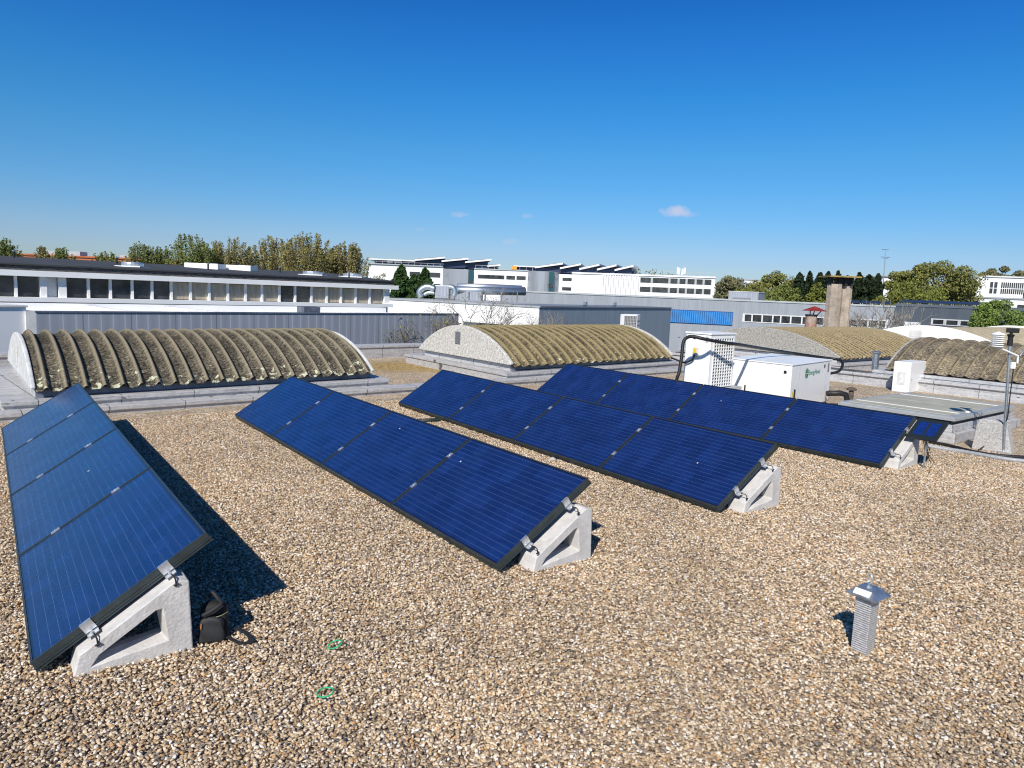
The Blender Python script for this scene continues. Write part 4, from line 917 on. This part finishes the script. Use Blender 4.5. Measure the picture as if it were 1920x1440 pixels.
sc_ = MB(); sc_.tube([(gx + .3, -.12, -.4), (gx + .38, -.12, -1.), (gx + .5, -.12, -.5), (gx + .6, -.12, -1.), (gx + .68, -.12, -.35)], .045, 4); sc_.build('graffiti', mat('graffiti_red', (.35, .02, .03), .7), rK, world=False)
# roof racks on long grey/dark buildings
def racks(r, pa, pb, n, z, lab, step=1, y=1.5):
    a = r.rotation_euler.z; u = Vector((math.cos(a), math.sin(a), 0)); nn = Vector((-u.y, u.x, 0))
    for i in range(n):
        px = pa + (pb - pa) * i / n; l0 = lx(r, px, y); l1 = lx(r, pa + (pb - pa) * (i + .9) / n, y)
        p = Vector(r.location) + u * l0 + nn * y + zf * z
        t = thing('solar_rack', lab, 'solar rack', tuple(p), 'solar racks on the roofs of the long grey and dark buildings')
        MB().prism([(0, 0.12), (1.3, .45), (1.3, .50), (0, .17)], p, nn, zf, u * (l1 - l0)).build('panel', mat('rack_panel', (.03, .035, .05), .3), t)
        for q in (0.02, l1 - l0 - .1): MB().obox(p + u * q, u * .08, nn * .08, zf * .16).build('leg', ALG, t)
racks(rL, 1598, 1674, 4, 2.121, 'dark tilted solar rack on the roof of the long light-grey building')
racks(rK, 1684, 1850, 8, 2.421, 'dark tilted solar rack on the roof of the dark grey building')
# plant room on long grey roof
pa, pb = aty(1366, 562, 84.), aty(1399, 562, 82.)
rP, LP = bldg('plant_room', 'small grey box-shaped plant room on the roof of the long grey building', aty(1366, 555, 101.), aty(1422, 555, 99.)); LB(0, LP, 0, 4, 2.12, 3.15, 'wall', CLG, rP); LB(-.05, LP + .05, -.05, 4, 3.151, 3.22, 'coping', WHITES, rP)
LB(LP * .15, LP * .75, -.1, -.005, 2.13, 2.36, 'louvre', LOUV, rP)
# ducts and air handling unit on the low white building
ah = aty(830, 560, 66.); sc = 66 / F
def du(px, py, dy=0.): return aty(px, py, 76. + dy)
t = thing('air_handler', 'shiny silver air handling unit with round duct bends on the low white roof', 'air handling unit', tuple(du(815, 564)))
p0 = du(815, 560); p1 = du(842, 535.5); MB().box(p0.x, p1.x, p0.y, p0.y + 2, p0.z, p1.z).build('unit_box', ALG, t, bevel=.05)
MB().box(p0.x + .08, p1.x - .08, p0.y - .06, p0.y - .005, p0.z + .1, p1.z - .1).build('door_panel', CLG, t)
MB().box(p0.x - .5, p1.x + .4, p0.y - .1, p0.y + 2, p0.z - .55, p0.z - .02).build('skid', mat('skid_dark', (.06, .06, .07), .7), t)
wire([du(815, 542), du(803, 538), du(792, 541), du(786, 549), du(790, 558)], .33, 12).build('duct_bend', GALV, t, smooth=True)
wire([du(815, 550), du(803, 549), du(795, 553)], .2, 10).build('duct_bend', GALV, t, smooth=True)
wire([du(842, 538), du(850, 540), du(853, 548), du(850, 556)], .28, 10).build('duct_bend', GALV, t, smooth=True)
t = thing('air_duct', 'long silver pipe duct lying on the roof behind the bare trees', 'duct', tuple(du(920, 545, 3)))
MB().tube([du(850, 544, 2), du(905, 545, 3), du(985, 547, 4)], .42, 14).build('duct', GALV, t, smooth=True)
MB().tube([du(858, 537, 4), du(915, 538, 5), du(978, 541, 6)], .34, 14).build('duct', ALU, t, smooth=True)
for q in (880, 910, 940, 970): p = du(q, 549, 2.4); MB().box(p.x - .06, p.x + .06, p.y - .5, p.y + .5, p.z - 1., p.z + .1).build('stand', GUT, t)
p0 = du(850, 562, 1); p1 = du(902, 548, 1)
tag(MB().box(p0.x, p1.x, p0.y + 1, p0.y + 5, p0.z - 1, p1.z).build('roof_plinth', CLG, loc=(p0.x, p0.y, p0.z)), 'long grey roof plinth beneath the silver ducts', 'roof plinth')
# AC unit before the blue-grey facade
ab = aty(1162, 618, 24.); da, db = az(75), az(-18)
ac = thing('air_conditioner', 'white boxed air conditioner with wire grille behind the tan middle vault', 'air conditioner', (ab.x, ab.y, -.3))
q1 = aty(1196, 590, 24.3); q2 = aty(1207, 590, 24.3); da = Vector((q1.x - ab.x, .35, 0)); db = Vector((.19, .55, 0)); zt0, zt1 = 0.0, aty(1162, 589, 24.).z
A_ = Vector((ab.x, ab.y, zt0)); MB().obox(A_, da, db, (0, 0, zt1 - zt0)).build('casing', WHITEP, ac, bevel=.01)
dan = da.normalized(); nf = Vector((dan.y, -dan.x, 0)); MB().obox(A_ + da * .22 + nf * .004 + zf * .06, da * .72, nf * .004, zf * (zt1 - zt0 - .12)).build('fan_opening', mat('fan_grey', (.20, .20, .19), .6), ac)
gg = MB()
for i in range(9): gg.obox(A_ + da * (.22 + .72 * i / 8) + nf * .01 + zf * .06, dan * .008, nf * .006, zf * (zt1 - zt0 - .12))
for i in range(13): gg.obox(A_ + da * .22 + nf * .016 + zf * (.06 + (zt1 - zt0 - .12) * i / 12), da * .72, nf * .006, zf * .008)
gg.build('wire_grille', WHITES, ac)
dbn = db.normalized(); nb = Vector((dbn.y, -dbn.x, 0)); nb = nb if nb.x > 0 else -nb
gs = MB()
for i in range(8): gs.obox(A_ + da + db * .12 + nb * .004 + zf * (.1 + (zt1 - zt0 - .2) * i / 8), db * .7, nb * .004, zf * .045)
gs.build('side_slots', LOUV, ac)
for q in (.1, .8): MB().obox(A_ + da * q - zf * 5.4, dan * .06, db, zf * 5.399).build('support', GALV, ac)

# ------------------------------------------------------------ distant white campus building
PVD = mat('far_pv', (.10, .10, .11), .4); NAVY = mat('navy_penthouse', (.015, .03, .075), .45); SILV = mat('silver_panels', (.40, .42, .45), .42, metal=.4, noise=(.3, .12), stretch=(1, 1, .15))
TEAL = mat('teal_glass', (.02, .09, .11), .15); WB = mat('bright_white_render', (.84, .84, .84), .8, noise=(.1, .03))
def far(px, py, D): return aty(px, py, D)
RZ = 6.35
def wing(name, label, pl, pr, Dl, Dr):
    r, L = bldg(name, label, aty(pl, 540, Dl), aty(pr, 540, Dr)); return r, L
r1, L1 = wing('campus_building', 'distant white building behind the dark conifers, left wing with navy top floor', 690, 890, 150, 152)
X = lambda p, y=0.: lx(r1, p, y)
LB(0, X(830), 0, 22, -5.6, 6.3, 'white_wall', WB, r1); LB(-.3, X(829), -.3, 22, 6.301, 6.5, 'coping', ALG, r1)
c = MB(); cx_ = X(856); rr_ = X(878) - X(834)
seg = [(X(829), 0), (X(834), -.4), (X(841), -1.4), (X(876), -1.6), (X(889), -.2), (X(889), 12), (X(829), 12)]
c.prism(seg, (0, 0, -5.6), (1, 0, 0), (0, 1, 0), (0, 0, 11.6)); c.build('silver_corner', SILV, r1, world=False)
LB(X(877), X(886), -1.9, -1.2, -5.6, 5.9, 'glass_strip', TEAL, r1)
for q in (3.2, .8, -1.6): LB(X(877) - .05, X(886) + .05, -1.96, -1.9, q, q + .5, 'spandrel', DARKGL, r1)
def winrow(r, Xf, ps, z0, z1, y=-.12):
    for a, b in ps: LB(Xf(a), Xf(b), y, -.002, z0, z1, 'window', DARKGL, r)
winrow(r1, X, [(767, 786), (802, 824)], 4.2, 5.1); winrow(r1, X, [(812, 825)], 2.2, 2.8)
LB(X(700), X(889), 1.5, 16, 6.51, 7.2, 'penthouse', NAVY, r1)
for a, b in ((745, 755), (758, 772)): LB(X(a - 20, 1.5), X(b - 20, 1.5), 1.2, 1.49, 6.75, 7.15, 'pale_panel', WHITES, r1)  # pale panels set against the navy penthouse front
LB(X(688), X(776, 1.0), 0.4, 16, 7.21, 7.45, 'roof_slab', WB, r1)
def sawroof(r, Xf, pa, pb, z0, z1, yf=.2, dd=12):
    xa, xb = Xf(pa), Xf(pb)
    rf = MB(); rf.prism([(xa, z0), (xb, z1), (xb, z1 + .32), (xa, z0 + .32)], (0, yf, 0), (1, 0, 0), (0, 0, 1), (0, dd, 0)); o = rf.build('sawtooth_roof', WB, r, world=False)
    pv = MB(); k0_, k1_ = .08, .78
    A = Vector((xa + (xb - xa) * k0_, yf + .6, z0 + .34 + (z1 - z0) * k0_)); dx = Vector(((xb - xa) * (k1_ - k0_), 0, (z1 - z0) * (k1_ - k0_))); pv.obox(A, dx, (0, dd - 1, 0), (0, 0, .08)); pv.build('solar_sheet', PVD, o, world=False)
    wl_ = MB(); wl_.prism([(xa + (xb - xa) * .1, 6.3), (xb - (xb - xa) * .12, 6.3), (xb - (xb - xa) * .12, z1 - .3), (xa + (xb - xa) * .1, z0 - .02)], (0, yf + 1.2, 0), (1, 0, 0), (0, 0, 1), (0, dd - 2, 0)); wl_.build('clerestory_wall', NAVY, r, world=False)
for a, b in ((776, 832), (826, 876), (870, 919)): sawroof(r1, X, a, b, 7.35, 8.1)
sawroof(r1, X, 912, 936, 6.8, 7.05)
r2, L2 = wing('campus_building', 'distant white middle wing with a round silver corner and teal glass strip', 888, 1072, 150, 147)
X2 = lambda p, y=0.: lx(r2, p, y)
LB(0, X2(989), 0, 20, -5.6, 6.1, 'white_wall', WB, r2); LB(0, X2(989), -.2, 20, 6.101, 6.3, 'coping', ALG, r2)
winrow(r2, X2, [(895, 944), (948, 964), (967, 984)], 4.35, 5.05); winrow(r2, X2, [(975, 984)], 2.4, 2.9)
cc_ = MB(); n = 16; xa, xb = X2(988), X2(1046); mid = (xa + xb) / 2; hw_ = (xb - xa) / 2
cc_.prism([(mid - hw_ * math.cos(math.pi * i / n), -3.2 * math.sin(math.pi * i / n) - .01) for i in range(n + 1)] + [(xb, 8), (xa, 8)], (0, 0, -5.6), (1, 0, 0), (0, 1, 0), (0, 0, 11.7)); cc_.build('silver_corner', SILV, r2, world=False)
LB(X2(1031), X2(1039), -3.4, -1.5, -5.6, 6.0, 'glass_strip', TEAL, r2)
for q in (3.0, 1., -1.4): LB(X2(1031) - .05, X2(1039) + .05, -3.46, -3.4, q, q + .7, 'spandrel', DARKGL, r2)
LB(X2(1046), X2(1072), 0, 20, -5.6, 5.75, 'white_wall', WB, r2); winrow(r2, X2, [(1053, 1070)], 4.5, 5.05); winrow(r2, X2, [(1053, 1070)], 2.6, 3.2)
r3, L3 = wing('campus_building', 'distant white building with vertical fins and two rows of ribbon windows, right wing', 1072, 1340, 147, 140)
X3 = lambda p, y=0.: lx(r3, p, y)
LB(0, L3, 0, 18, -5.6, 5.95, 'white_wall', WB, r3); LB(-.1, L3 + .1, -.2, 18, 5.951, 6.25, 'coping', WB, r3)
for z0, z1 in ((4.75, 5.65), (2.95, 3.85)):
    ps = [1199, 1218, 1222, 1251, 1255, 1268, 1272, 1283, 1287, 1300, 1304, 1315, 1319, 1331]
    LB(X3(1198), X3(1332), -.05, -.002, z0 - .05, z1 + .05, 'window_band', ALG, r3)
    for a, b in zip(ps[::2], ps[1::2]): LB(X3(a), X3(b), -.15, -.051, z0, z1, 'window', DARKGL, r3)
for i in range(15): x = X3(1128 + i * 4.7); LB(x, x + .22, -.55, -.002, -3, 5.9, 'fin', WB, r3)
LB(X2(965), X2(1072) + 12, 1.2, 14, 6.0, 6.9, 'penthouse', NAVY, r2); LB(X2(960), X2(1000), .5, 14, 6.95, 7.15, 'roof_slab', WB, r2)
X2b = lambda p, y=0.: lx(r2, p, y)
for a, b in ((1000, 1052), (1047, 1086), (1083, 1120), (1116, 1152), (1149, 1184)): sawroof(r2 if a < 1060 else r3, X2b if a < 1060 else X3, a, b, 6.75, 7.7)
LB(X2(957), X2(967), -.3, .3, 6.3, 7.0, 'sign_box', mat('orange_sign', (.8, .35, .05), .6), r2)
# roof railing: thin posts
for rr__, Xf, a, b in ((r2, X2, 890, 1000), (r3, X3, 1195, 1338), (r1, X, 692, 830)):
    ml = MB(); xa, xb = Xf(a), Xf(b); nn_ = int((xb - xa) / 1.3)
    for i in range(nn_ + 1): ml.box(xa + i * 1.3 - .03, xa + i * 1.3 + .03, -.06, .0, 6.2, 7.0)
    ml.box(xa, xb, -.05, -.01, 6.9, 6.96); ml.build('railing', ALG, rr__, world=False)
for px, h_ in ((1270, 500.5), (1273, 502), (1279, 503), (1283, 501)):
    b = aty(px, 512, 146); tp = aty(px, h_, 146).z
    t = thing('roof_antenna', 'thin white mobile antenna pole, one of the cluster on the fin-fronted wing', 'antenna', (b.x, b.y, 6.2), 'mobile antennas on the distant white building')
    MB().box(b.x - .06, b.x + .06, b.y - .06, b.y + .06, 6.2, tp).build('pole', ALU, t); MB().box(b.x - .16, b.x + .16, b.y - .22, b.y - .07, tp - 1.3, tp - .1).build('antenna_panel', WHITEP, t)
# white building with A at far right
rA_, LA_ = bldg('office_block', 'small distant white office block with many windows and a large letter A, far right', aty(1828, 545, 184.), aty(1919, 545, 182.))
XA = lambda p, y=0.: lx(rA_, p, y); zz = lambda py, px=1870: aty(px, py, 183).z
zt_ = zz(520); LB(0, LA_, 0, 14, -5.6, zt_, 'wall', WB, rA_); LB(XA(1838), LA_ + .2, -.3, 14, zt_ + .001, zt_ + .35, 'coping', WHITES, rA_)
for zr0, zr1 in ((zz(539), zz(529)), (zz(550), zz(541))):
    for p in (1853, 1861): LB(XA(p), XA(p + 5.5), -.15, -.002, zr0, zr1, 'window', DARKGL, rA_)
    for i in range(11): LB(XA(1874 + i * 3.9), XA(1876.4 + i * 3.9), -.15, -.002, zr0, zr1, 'window', DARKGL, rA_)
la = MB(); xa = XA(1834); hA = 1.1
for sx in (-1, 1): la.tube([(xa + sx * .75 + .7, -.1, zz(539)), (xa + .7, -.1, zz(530))], .09, 4)
la.tube([(xa + .3, -.1, zz(536)), (xa + 1.1, -.1, zz(536))], .08, 4); la.build('letter', mat('letter_beige', (.62, .62, .52), .7), rA_, world=False)
# other distant low buildings
def slab_b(px0, px1, py, D, label, name='distant_building', m=WB, h0=-5.6, depth=10, roofm=None, pyb=None):
    r, L = bldg(name, label, aty(px0, py, D), aty(px1, py, D)); z1 = aty((px0 + px1) / 2, py, D).z
    LB(0, L, 0, depth, h0, z1, 'wall', m, r); LB(-.2, L + .2, -.2, depth, z1 + .001, z1 + .25, 'roof', roofm or ALG, r)
    for i in range(int(L / 3)): LB(i * 3 + .6, i * 3 + 2.2, -.08, -.002, z1 - 2.0, z1 - .9, 'window', DARKGL, r)
    return r
slab_b(1395, 1500, 527, 210, 'low distant white building glimpsed between the olive trees right of the centre')
slab_b(1655, 1745, 522, 170, 'distant white house with brown roof behind the big olive tree', roofm=mat('brown_tile', (.16, .09, .07), .9))
slab_b(1775, 1960, 560, 130, 'long low white building in front of the office block at far right')
ob = slab_b(20, 340, 484, 112, 'long low building with orange tiled roof behind the dark flat roof at left', m=mat('orange_brick', (.45, .15, .07), .9), roofm=mat('orange_tile', (.45, .14, .06), .9, noise=(1, .2)))
for a, b, h_ in ((88, 103, 470), (130, 150, 471), (225, 245, 478)):
    A_ = aty(a, 482, 114); B_ = aty(b, 482, 114); zt_ = aty(a, h_, 114).z
    tag(MB().box(A_.x, B_.x, A_.y, A_.y + 2, A_.z - .6, zt_).build('rooftop_unit', ALG, loc=(A_.x, A_.y, A_.z)), f'grey rooftop unit on the orange-roofed building, {dict(zip((88,130,225),("left","middle","right")))[a]} one', 'rooftop unit')
# TV mast on the right
mb_ = aty(1657, 560, 120.); mt_ = aty(1661, 467, 120.)
ta = thing('tv_mast', 'tall thin lattice antenna mast against the sky at the right', 'antenna mast', (mb_.x, mb_.y, -5.6))
MB().tube([(mb_.x, mb_.y, -5.6), (mt_.x, mt_.y, mt_.z)], [.16, .05], 6).build('pole', GALV, ta)
for py_, w__ in ((468, .55), (482, .75), (484, .4)):
    z = aty(1660, py_, 120.).z; x = aty(1660, py_, 120.).x; MB().tube([(x - w__, mb_.y, z), (x + w__, mb_.y, z)], .05, 5).build('cross_arm', GALV, ta)

# ------------------------------------------------------------ trees
BARK = mat('bark', (.13, .10, .075), .95, noise=(3, .3)); BARKG = mat('grey_bark', (.30, .27, .23), .9, noise=(3, .3)); BARKD = mat('dark_twigs', (.13, .105, .085), .95)
LF = dict(olive=leaf_mat('foliage_olive', (.12, .13, .035), (.29, .29, .085)), poplar=leaf_mat('foliage_spring', (.17, .15, .05), (.38, .33, .12)), green=leaf_mat('foliage_green', (.11, .14, .035), (.26, .29, .08)),
          conifer=leaf_mat('foliage_conifer', (.010, .020, .010), (.035, .055, .02)), thuja=leaf_mat('foliage_thuja', (.02, .045, .012), (.06, .12, .03)), bright=leaf_mat('foliage_bright', (.09, .15, .03), (.25, .33, .08)),
          yellow=leaf_mat('foliage_yellow', (.10, .12, .022), (.25, .27, .06)), pale=leaf_mat('foliage_pale', (.12, .12, .06), (.26, .25, .13)))
def leafmesh(P, Nrm, size, asp=1.0):
    n = len(P); u = rng.normal(size=(n, 3)); u /= np.linalg.norm(u, axis=1)[:, None]
    v = np.cross(u, rng.normal(size=(n, 3))); v /= np.linalg.norm(v, axis=1)[:, None]
    s = (size * rng.uniform(.6, 1.4, n))[:, None]
    V = np.concatenate([P - u * s, P + v * s * .6 * asp, P + u * s, P - v * s * .6 * asp], 1).reshape(-1, 3)
    F_ = np.arange(4 * n).reshape(-1, 4); return V, F_
def mesh_np(name, V, F_, m, parent):
    me = bpy.data.meshes.new(name); me.vertices.add(len(V)); me.vertices.foreach_set('co', V.astype(np.float32).ravel())
    me.loops.add(F_.size); me.loops.foreach_set('vertex_index', F_.ravel().astype(np.int32))
    me.polygons.add(len(F_)); me.polygons.foreach_set('loop_start', np.arange(0, F_.size, 4, dtype=np.int32)); me.polygons.foreach_set('loop_total', np.full(len(F_), 4, np.int32))
    me.update(); me.validate(); me.materials.append(m); o = bpy.data.objects.new(name, me); COL.objects.link(o); o.parent = parent; return o
def tree(px, ytop, wpx, D, kind, form, label, group=None, n=5200, size=None, zb=-5.6, dens=1.):
    top = aty(px, ytop, D); rad = wpx / 2 * D / F * (1.22 if form == 'poplar' else 1.15); hgt = top.z - zb; root = thing('tree', label, 'tree', (top.x, top.y, zb), group)
    n = int(n * dens); sz = size or D * .0013; pts = []
    tb = MB(); tb.tube([(0, 0, 0), (.1, 0, hgt * .35), (0, .05, hgt * .8)], [hgt * .022, hgt * .016, hgt * .004], 7)
    if form == 'poplar':   # many upright leafy shoots
        ns = int(46 * dens) + 14
        for i in range(ns):
            a = rng.uniform(0, 6.28); r_ = rad * math.sqrt(rng.uniform(0, 1)) * .92; t1 = hgt * (1 - .20 * (r_ / rad) ** 2.5) * rng.uniform(.93, 1.0); t0 = hgt * rng.uniform(.25, .5)
            m_ = max(8, int(n / ns)); u = rng.uniform(0, 1, m_) ** .8
            bx, by = math.cos(a) * r_, math.sin(a) * r_; k = .35 + .65 * u
            sp_ = rad * .17 * (1.05 - u) ** 1.2 + .07
            P = np.stack([bx * k + rng.normal(size=m_) * sp_, by * k + rng.normal(size=m_) * sp_, t0 + (t1 - t0) * u], 1); pts.append(P)
            tb.tube([(bx * .2, by * .2, hgt * .25), (bx * .7, by * .7, (t0 + t1) / 2), (bx, by, t1)], [hgt * .006, hgt * .003, hgt * .0012], 4)
    elif form == 'cone':
        u = rng.uniform(0, 1, n) ** .65; a = rng.uniform(0, 6.28, n); wob = 1 + .28 * np.sin(a * 3 + u * 21) + .2 * np.sin(u * 47 + a)
        r_ = rad * (u ** .62) * np.sqrt(rng.uniform(.25, 1, n)) * wob
        P = np.stack([np.cos(a) * r_, np.sin(a) * r_, hgt * (1 - u * .92)], 1); pts.append(P)
    else:
        nc = 70; base_h = .30 if form == 'round' else .1
        for i in range(nc):
            ph = rng.uniform(0, 6.28); ct = rng.uniform(-1, 1); rr = rng.uniform(.35, 1) ** .6; s_ = math.sqrt(1 - ct * ct)
            hh = hgt * (1 - base_h); c_ = np.array([math.cos(ph) * s_ * rr * rad * .86, math.sin(ph) * s_ * rr * rad * .86, hgt * base_h + hh * (.5 + .46 * ct * rr)])
            c_[:2] *= rng.uniform(.8, 1.12)
            m_ = int(n / nc * rng.uniform(.5, 1.5)); cr_l = rad * rng.uniform(.18, .38)
            d = rng.normal(size=(m_, 3)); d /= np.linalg.norm(d, axis=1)[:, None]; P = c_ + d * (cr_l * rng.uniform(.3, 1, m_) ** .5)[:, None] * np.array([1, 1, .75]); pts.append(P)
            if i % 2 == 0: tb.tube([(0, 0, hgt * .3), (c_[0] * .5, c_[1] * .5, hgt * .3 + (c_[2] - hgt * .3) * .6), tuple(c_)], [hgt * .009, hgt * .005, hgt * .0015], 4)
    P = np.concatenate(pts); V, F_ = leafmesh(P, None, sz, .9 if form != 'cone' else 1.2)
    mesh_np('crown', V, F_, LF[kind], root); tb.build('trunk', BARK, root, world=False)
    return root
GL = 'poplars behind the dark flat roof at left'
LT = [(2, 441, 62, 'green', 'first tree at the left edge with spiky green crown'), (78, 459, 26, 'poplar', 'thin reddish bare-topped small tree near the left edge'), (118, 460, 44, 'green', 'low bushy green tree above the orange roof'),
      (198, 467, 56, 'green', 'lowest spiky green treetop above the orange roof'), (265, 451, 52, 'green', 'narrow green tree with pointed top right of the orange roof'), (298, 460, 32, 'green', 'smaller green tree leaning against the pointed-top one'),
      (356, 437, 92, 'green', 'dense dark green poplar above the white rooftop boxes'), (432, 441, 82, 'poplar', 'olive poplar between the dense green one and the sparse one'), (507, 441, 80, 'poplar', 'thin sparse poplar with sky showing through'),
      (575, 431, 108, 'poplar', 'tallest and widest olive poplar in the left group'), (652, 451, 76, 'poplar', 'last olive poplar at the right end of the left group')]
for i, (px, y, w_, kd, lab) in enumerate(LT):
    tree(px, y, w_, 88 + (i % 3) * 4, kd, 'poplar', lab, GL, n=11000 if w_ < 60 else 20000, size=.095)
tree(616, 462, 60, 100, 'olive', 'poplar', 'short olive tree filling between the tallest poplar and the last one', GL, n=16000, size=.10)
tree(712, 500, 34, 110, 'poplar', 'round', 'small scrubby treetop at the left end of the distant white building', None, n=700, size=.14)
for px, y, w_, lab in ((752, 497, 66, 'dark green columnar conifer before the distant white building, left one'), (776, 515, 70, 'dark green conifer, shorter middle one before the white building'), (797, 503, 62, 'pointed green conifer right of the trio before the white building')):
    tree(px, y, w_, 82, 'thuja', 'cone', lab, 'conifers before the distant white building', n=16000, size=.19)
RTs = [(1374, 513, 62, 'pale', 'round', 'pale budding tree just right of the distant white building', 130), (1420, 528, 70, 'olive', 'round', 'low olive tree second right of the distant white building', 120), (1455, 512, 84, 'olive', 'round', 'taller olive tree with bare top, right of the distant white building', 125),
       (1475, 530, 60, 'green', 'round', 'fresh green bush-like tree beside the dark conifers', 115), (1400, 540, 60, 'yellow', 'round', 'low yellowish scrub tree behind the plant room', 110), (1440, 542, 70, 'green', 'round', 'low green scrub tree behind the grey roof', 108),
       (1500, 513, 34, 'conifer', 'cone', 'first dark conifer left of the chimney', 120), (1519, 510, 36, 'conifer', 'cone', 'second dark conifer left of the chimney, slightly taller', 122), (1538, 508, 36, 'conifer', 'cone', 'dark conifer directly behind the chimney left side', 125),
       (1553, 511, 30, 'conifer', 'cone', 'dark conifer hidden partly behind the chimney', 124), (1572, 509, 36, 'conifer', 'cone', 'dark conifer peeking over the chimney slab', 126), (1590, 514, 34, 'conifer', 'cone', 'dark conifer right behind the chimney right side', 125),
       (1536, 527, 44, 'yellow', 'round', 'yellow-green tree between conifers left of the chimney', 110), (1612, 511, 40, 'conifer', 'cone', 'dark conifer first right of the chimney', 124), (1630, 513, 44, 'conifer', 'cone', 'dark conifer second right of the chimney', 120), (1647, 516, 46, 'conifer', 'cone', 'broad dark conifer beneath the antenna mast', 118),
       (1700, 503, 62, 'olive', 'round', 'loose olive tree left of the tallest tree at right', 118), (1762, 480, 118, 'olive', 'round', 'tallest broad olive tree on the right', 115), (1805, 520, 64, 'olive', 'round', 'olive tree sloping down on the right flank of the tallest one', 116), (1715, 528, 110, 'yellow', 'round', 'low yellow-olive thicket tree under the tallest tree', 108),
       (1872, 497, 66, 'pale', 'round', 'greyish hazy tree behind the office block', 230), (1905, 503, 50, 'pale', 'round', 'greyish tree at the right edge behind the office block', 235), (1876, 555, 88, 'bright', 'round', 'bright green leafy tree at the right edge before the dark grey building', 52)]
for i_, (px, y, w_, kd, fm, lab, D) in enumerate(RTs):
    if kd == 'conifer': w_ *= 1.25 + .35 * math.sin(i_ * 2.4); y += 3 * math.sin(i_ * 4.1)
    tree(px, y, w_, D, kd, fm, lab, None, n=(8000 if w_ < 60 else 17000) if fm == 'round' else 9000, size=.0016 * D if fm == 'round' else .0020 * D)
for px, y, w_, D in ((1190, 499, 40, 260), (1222, 505, 50, 262), (1252, 509, 46, 258)):
    tree(px, y, w_, D, 'olive', 'round', dict(((1190, 'hazy treetop over the fins of the distant white building, left'), (1222, 'hazy treetop over the distant white building, middle'), (1252, 'hazy treetop left of the roof antennas')))[px], None, n=900, size=.35)
# bare trees
def bare(px, ytop, pxb, D, spread, label, seed, m=BARKD, depth=6, lean=0., zb=-5.6, buds=None, r0=.07, n0=4, cat='bare tree', name='bare_tree'):
    rnd = random.Random(seed); b = aty(pxb, 600, D); top = aty(px, ytop, D); h = top.z - zb
    root = thing(name, label, cat, (b.x, b.y, zb)); tr = MB(); tw = MB(); bd = []
    def grow(p, d, l, r, k):
        q = p + d * l; mid = p + d * l * .5 + Vector((rnd.uniform(-1, 1), rnd.uniform(-1, 1), rnd.uniform(-.3, .3))) * l * .07
        (tr if k <= 1 else tw).tube([p, mid, q], [r, r * .85, r * .7], 6 if k < 2 else 4, cap=False)
        if k >= depth: bd.append(tuple(q)); return
        nb_ = 3 if k < depth - 1 and rnd.random() < .65 else 2
        for i in range(nb_):
            a = rnd.uniform(0, 6.28); sp_ = rnd.uniform(.35, .85) * spread
            e_ = d.orthogonal().normalized(); e_.rotate(Matrix.Rotation(a, 3, d)); nd = (d + e_ * sp_ + Vector((0, 0, .12))).normalized()
            grow(q, nd, l * rnd.uniform(.62, .86), r * .66, k + 1)
    dt = Vector((top.x - b.x, 0, h)).normalized()
    tr.tube([(0, 0, 0), dt * h * .42], [r0 * 1.5, r0 * 1.2], 8)
    for i in range(n0):
        a = i * 6.28 / n0 + rnd.random(); nd = (dt + Vector((math.cos(a), math.sin(a) * .6, 0)) * spread * .7).normalized(); grow(Vector(dt * h * .42), nd, h * .19, r0, 1)
    tr.build('trunk', m, root, world=False); tw.build('twigs', m, root, world=False)
    if buds:
        P = np.array(bd); V, F_ = leafmesh(P, None, buds, 1.); mesh_np('buds', V, F_, LF['olive'], root)
    return root
bare(935, 545, 880, 33, 1.15, 'bare wide-branching tree rising from the courtyard before the low white wall, larger one', 4, BARKG, depth=6, buds=.035, r0=.06)
bare(985, 568, 985, 36, 1.15, 'bare smaller tree rising from the courtyard near the blue-grey wall', 9, BARKG, depth=6, buds=.02, r0=.05)
bare(845, 588, 835, 31, .7, 'budding shrub in front of the grey cladding beside the tan vault', 12, BARKD, depth=5, buds=.04, r0=.035, n0=6)
bare(792, 592, 790, 31, .7, 'budding shrub in front of the grey cladding, middle one', 15, BARKD, depth=5, buds=.04, r0=.03, n0=6)
bare(740, 622, 745, 30, .7, 'low budding shrub in front of the grey cladding, leftmost and lowest', 19, BARKD, depth=5, buds=.04, r0=.03, n0=4)
bare(1045, 600, 1040, 40, .7, 'thin twiggy shrub before the blue-grey wall above the tan vault', 22, BARKD, depth=6, r0=.03, n0=5)
bare(1632, 568, 1640, 52, 1.25, 'pale leafless tree right of the chimney before the long grey building', 31, BARKG, depth=6, r0=.10, n0=5)
bare(1600, 580, 1604, 50, 1.2, 'pale leafless tree close beside the chimney', 37, BARKG, depth=6, r0=.07, n0=4)
bare(1690, 590, 1680, 54, 1.2, 'smaller pale leafless tree before the corner of the dark grey building', 41, BARKG, depth=5, r0=.06, n0=4)
print('objects', len(bpy.data.objects))
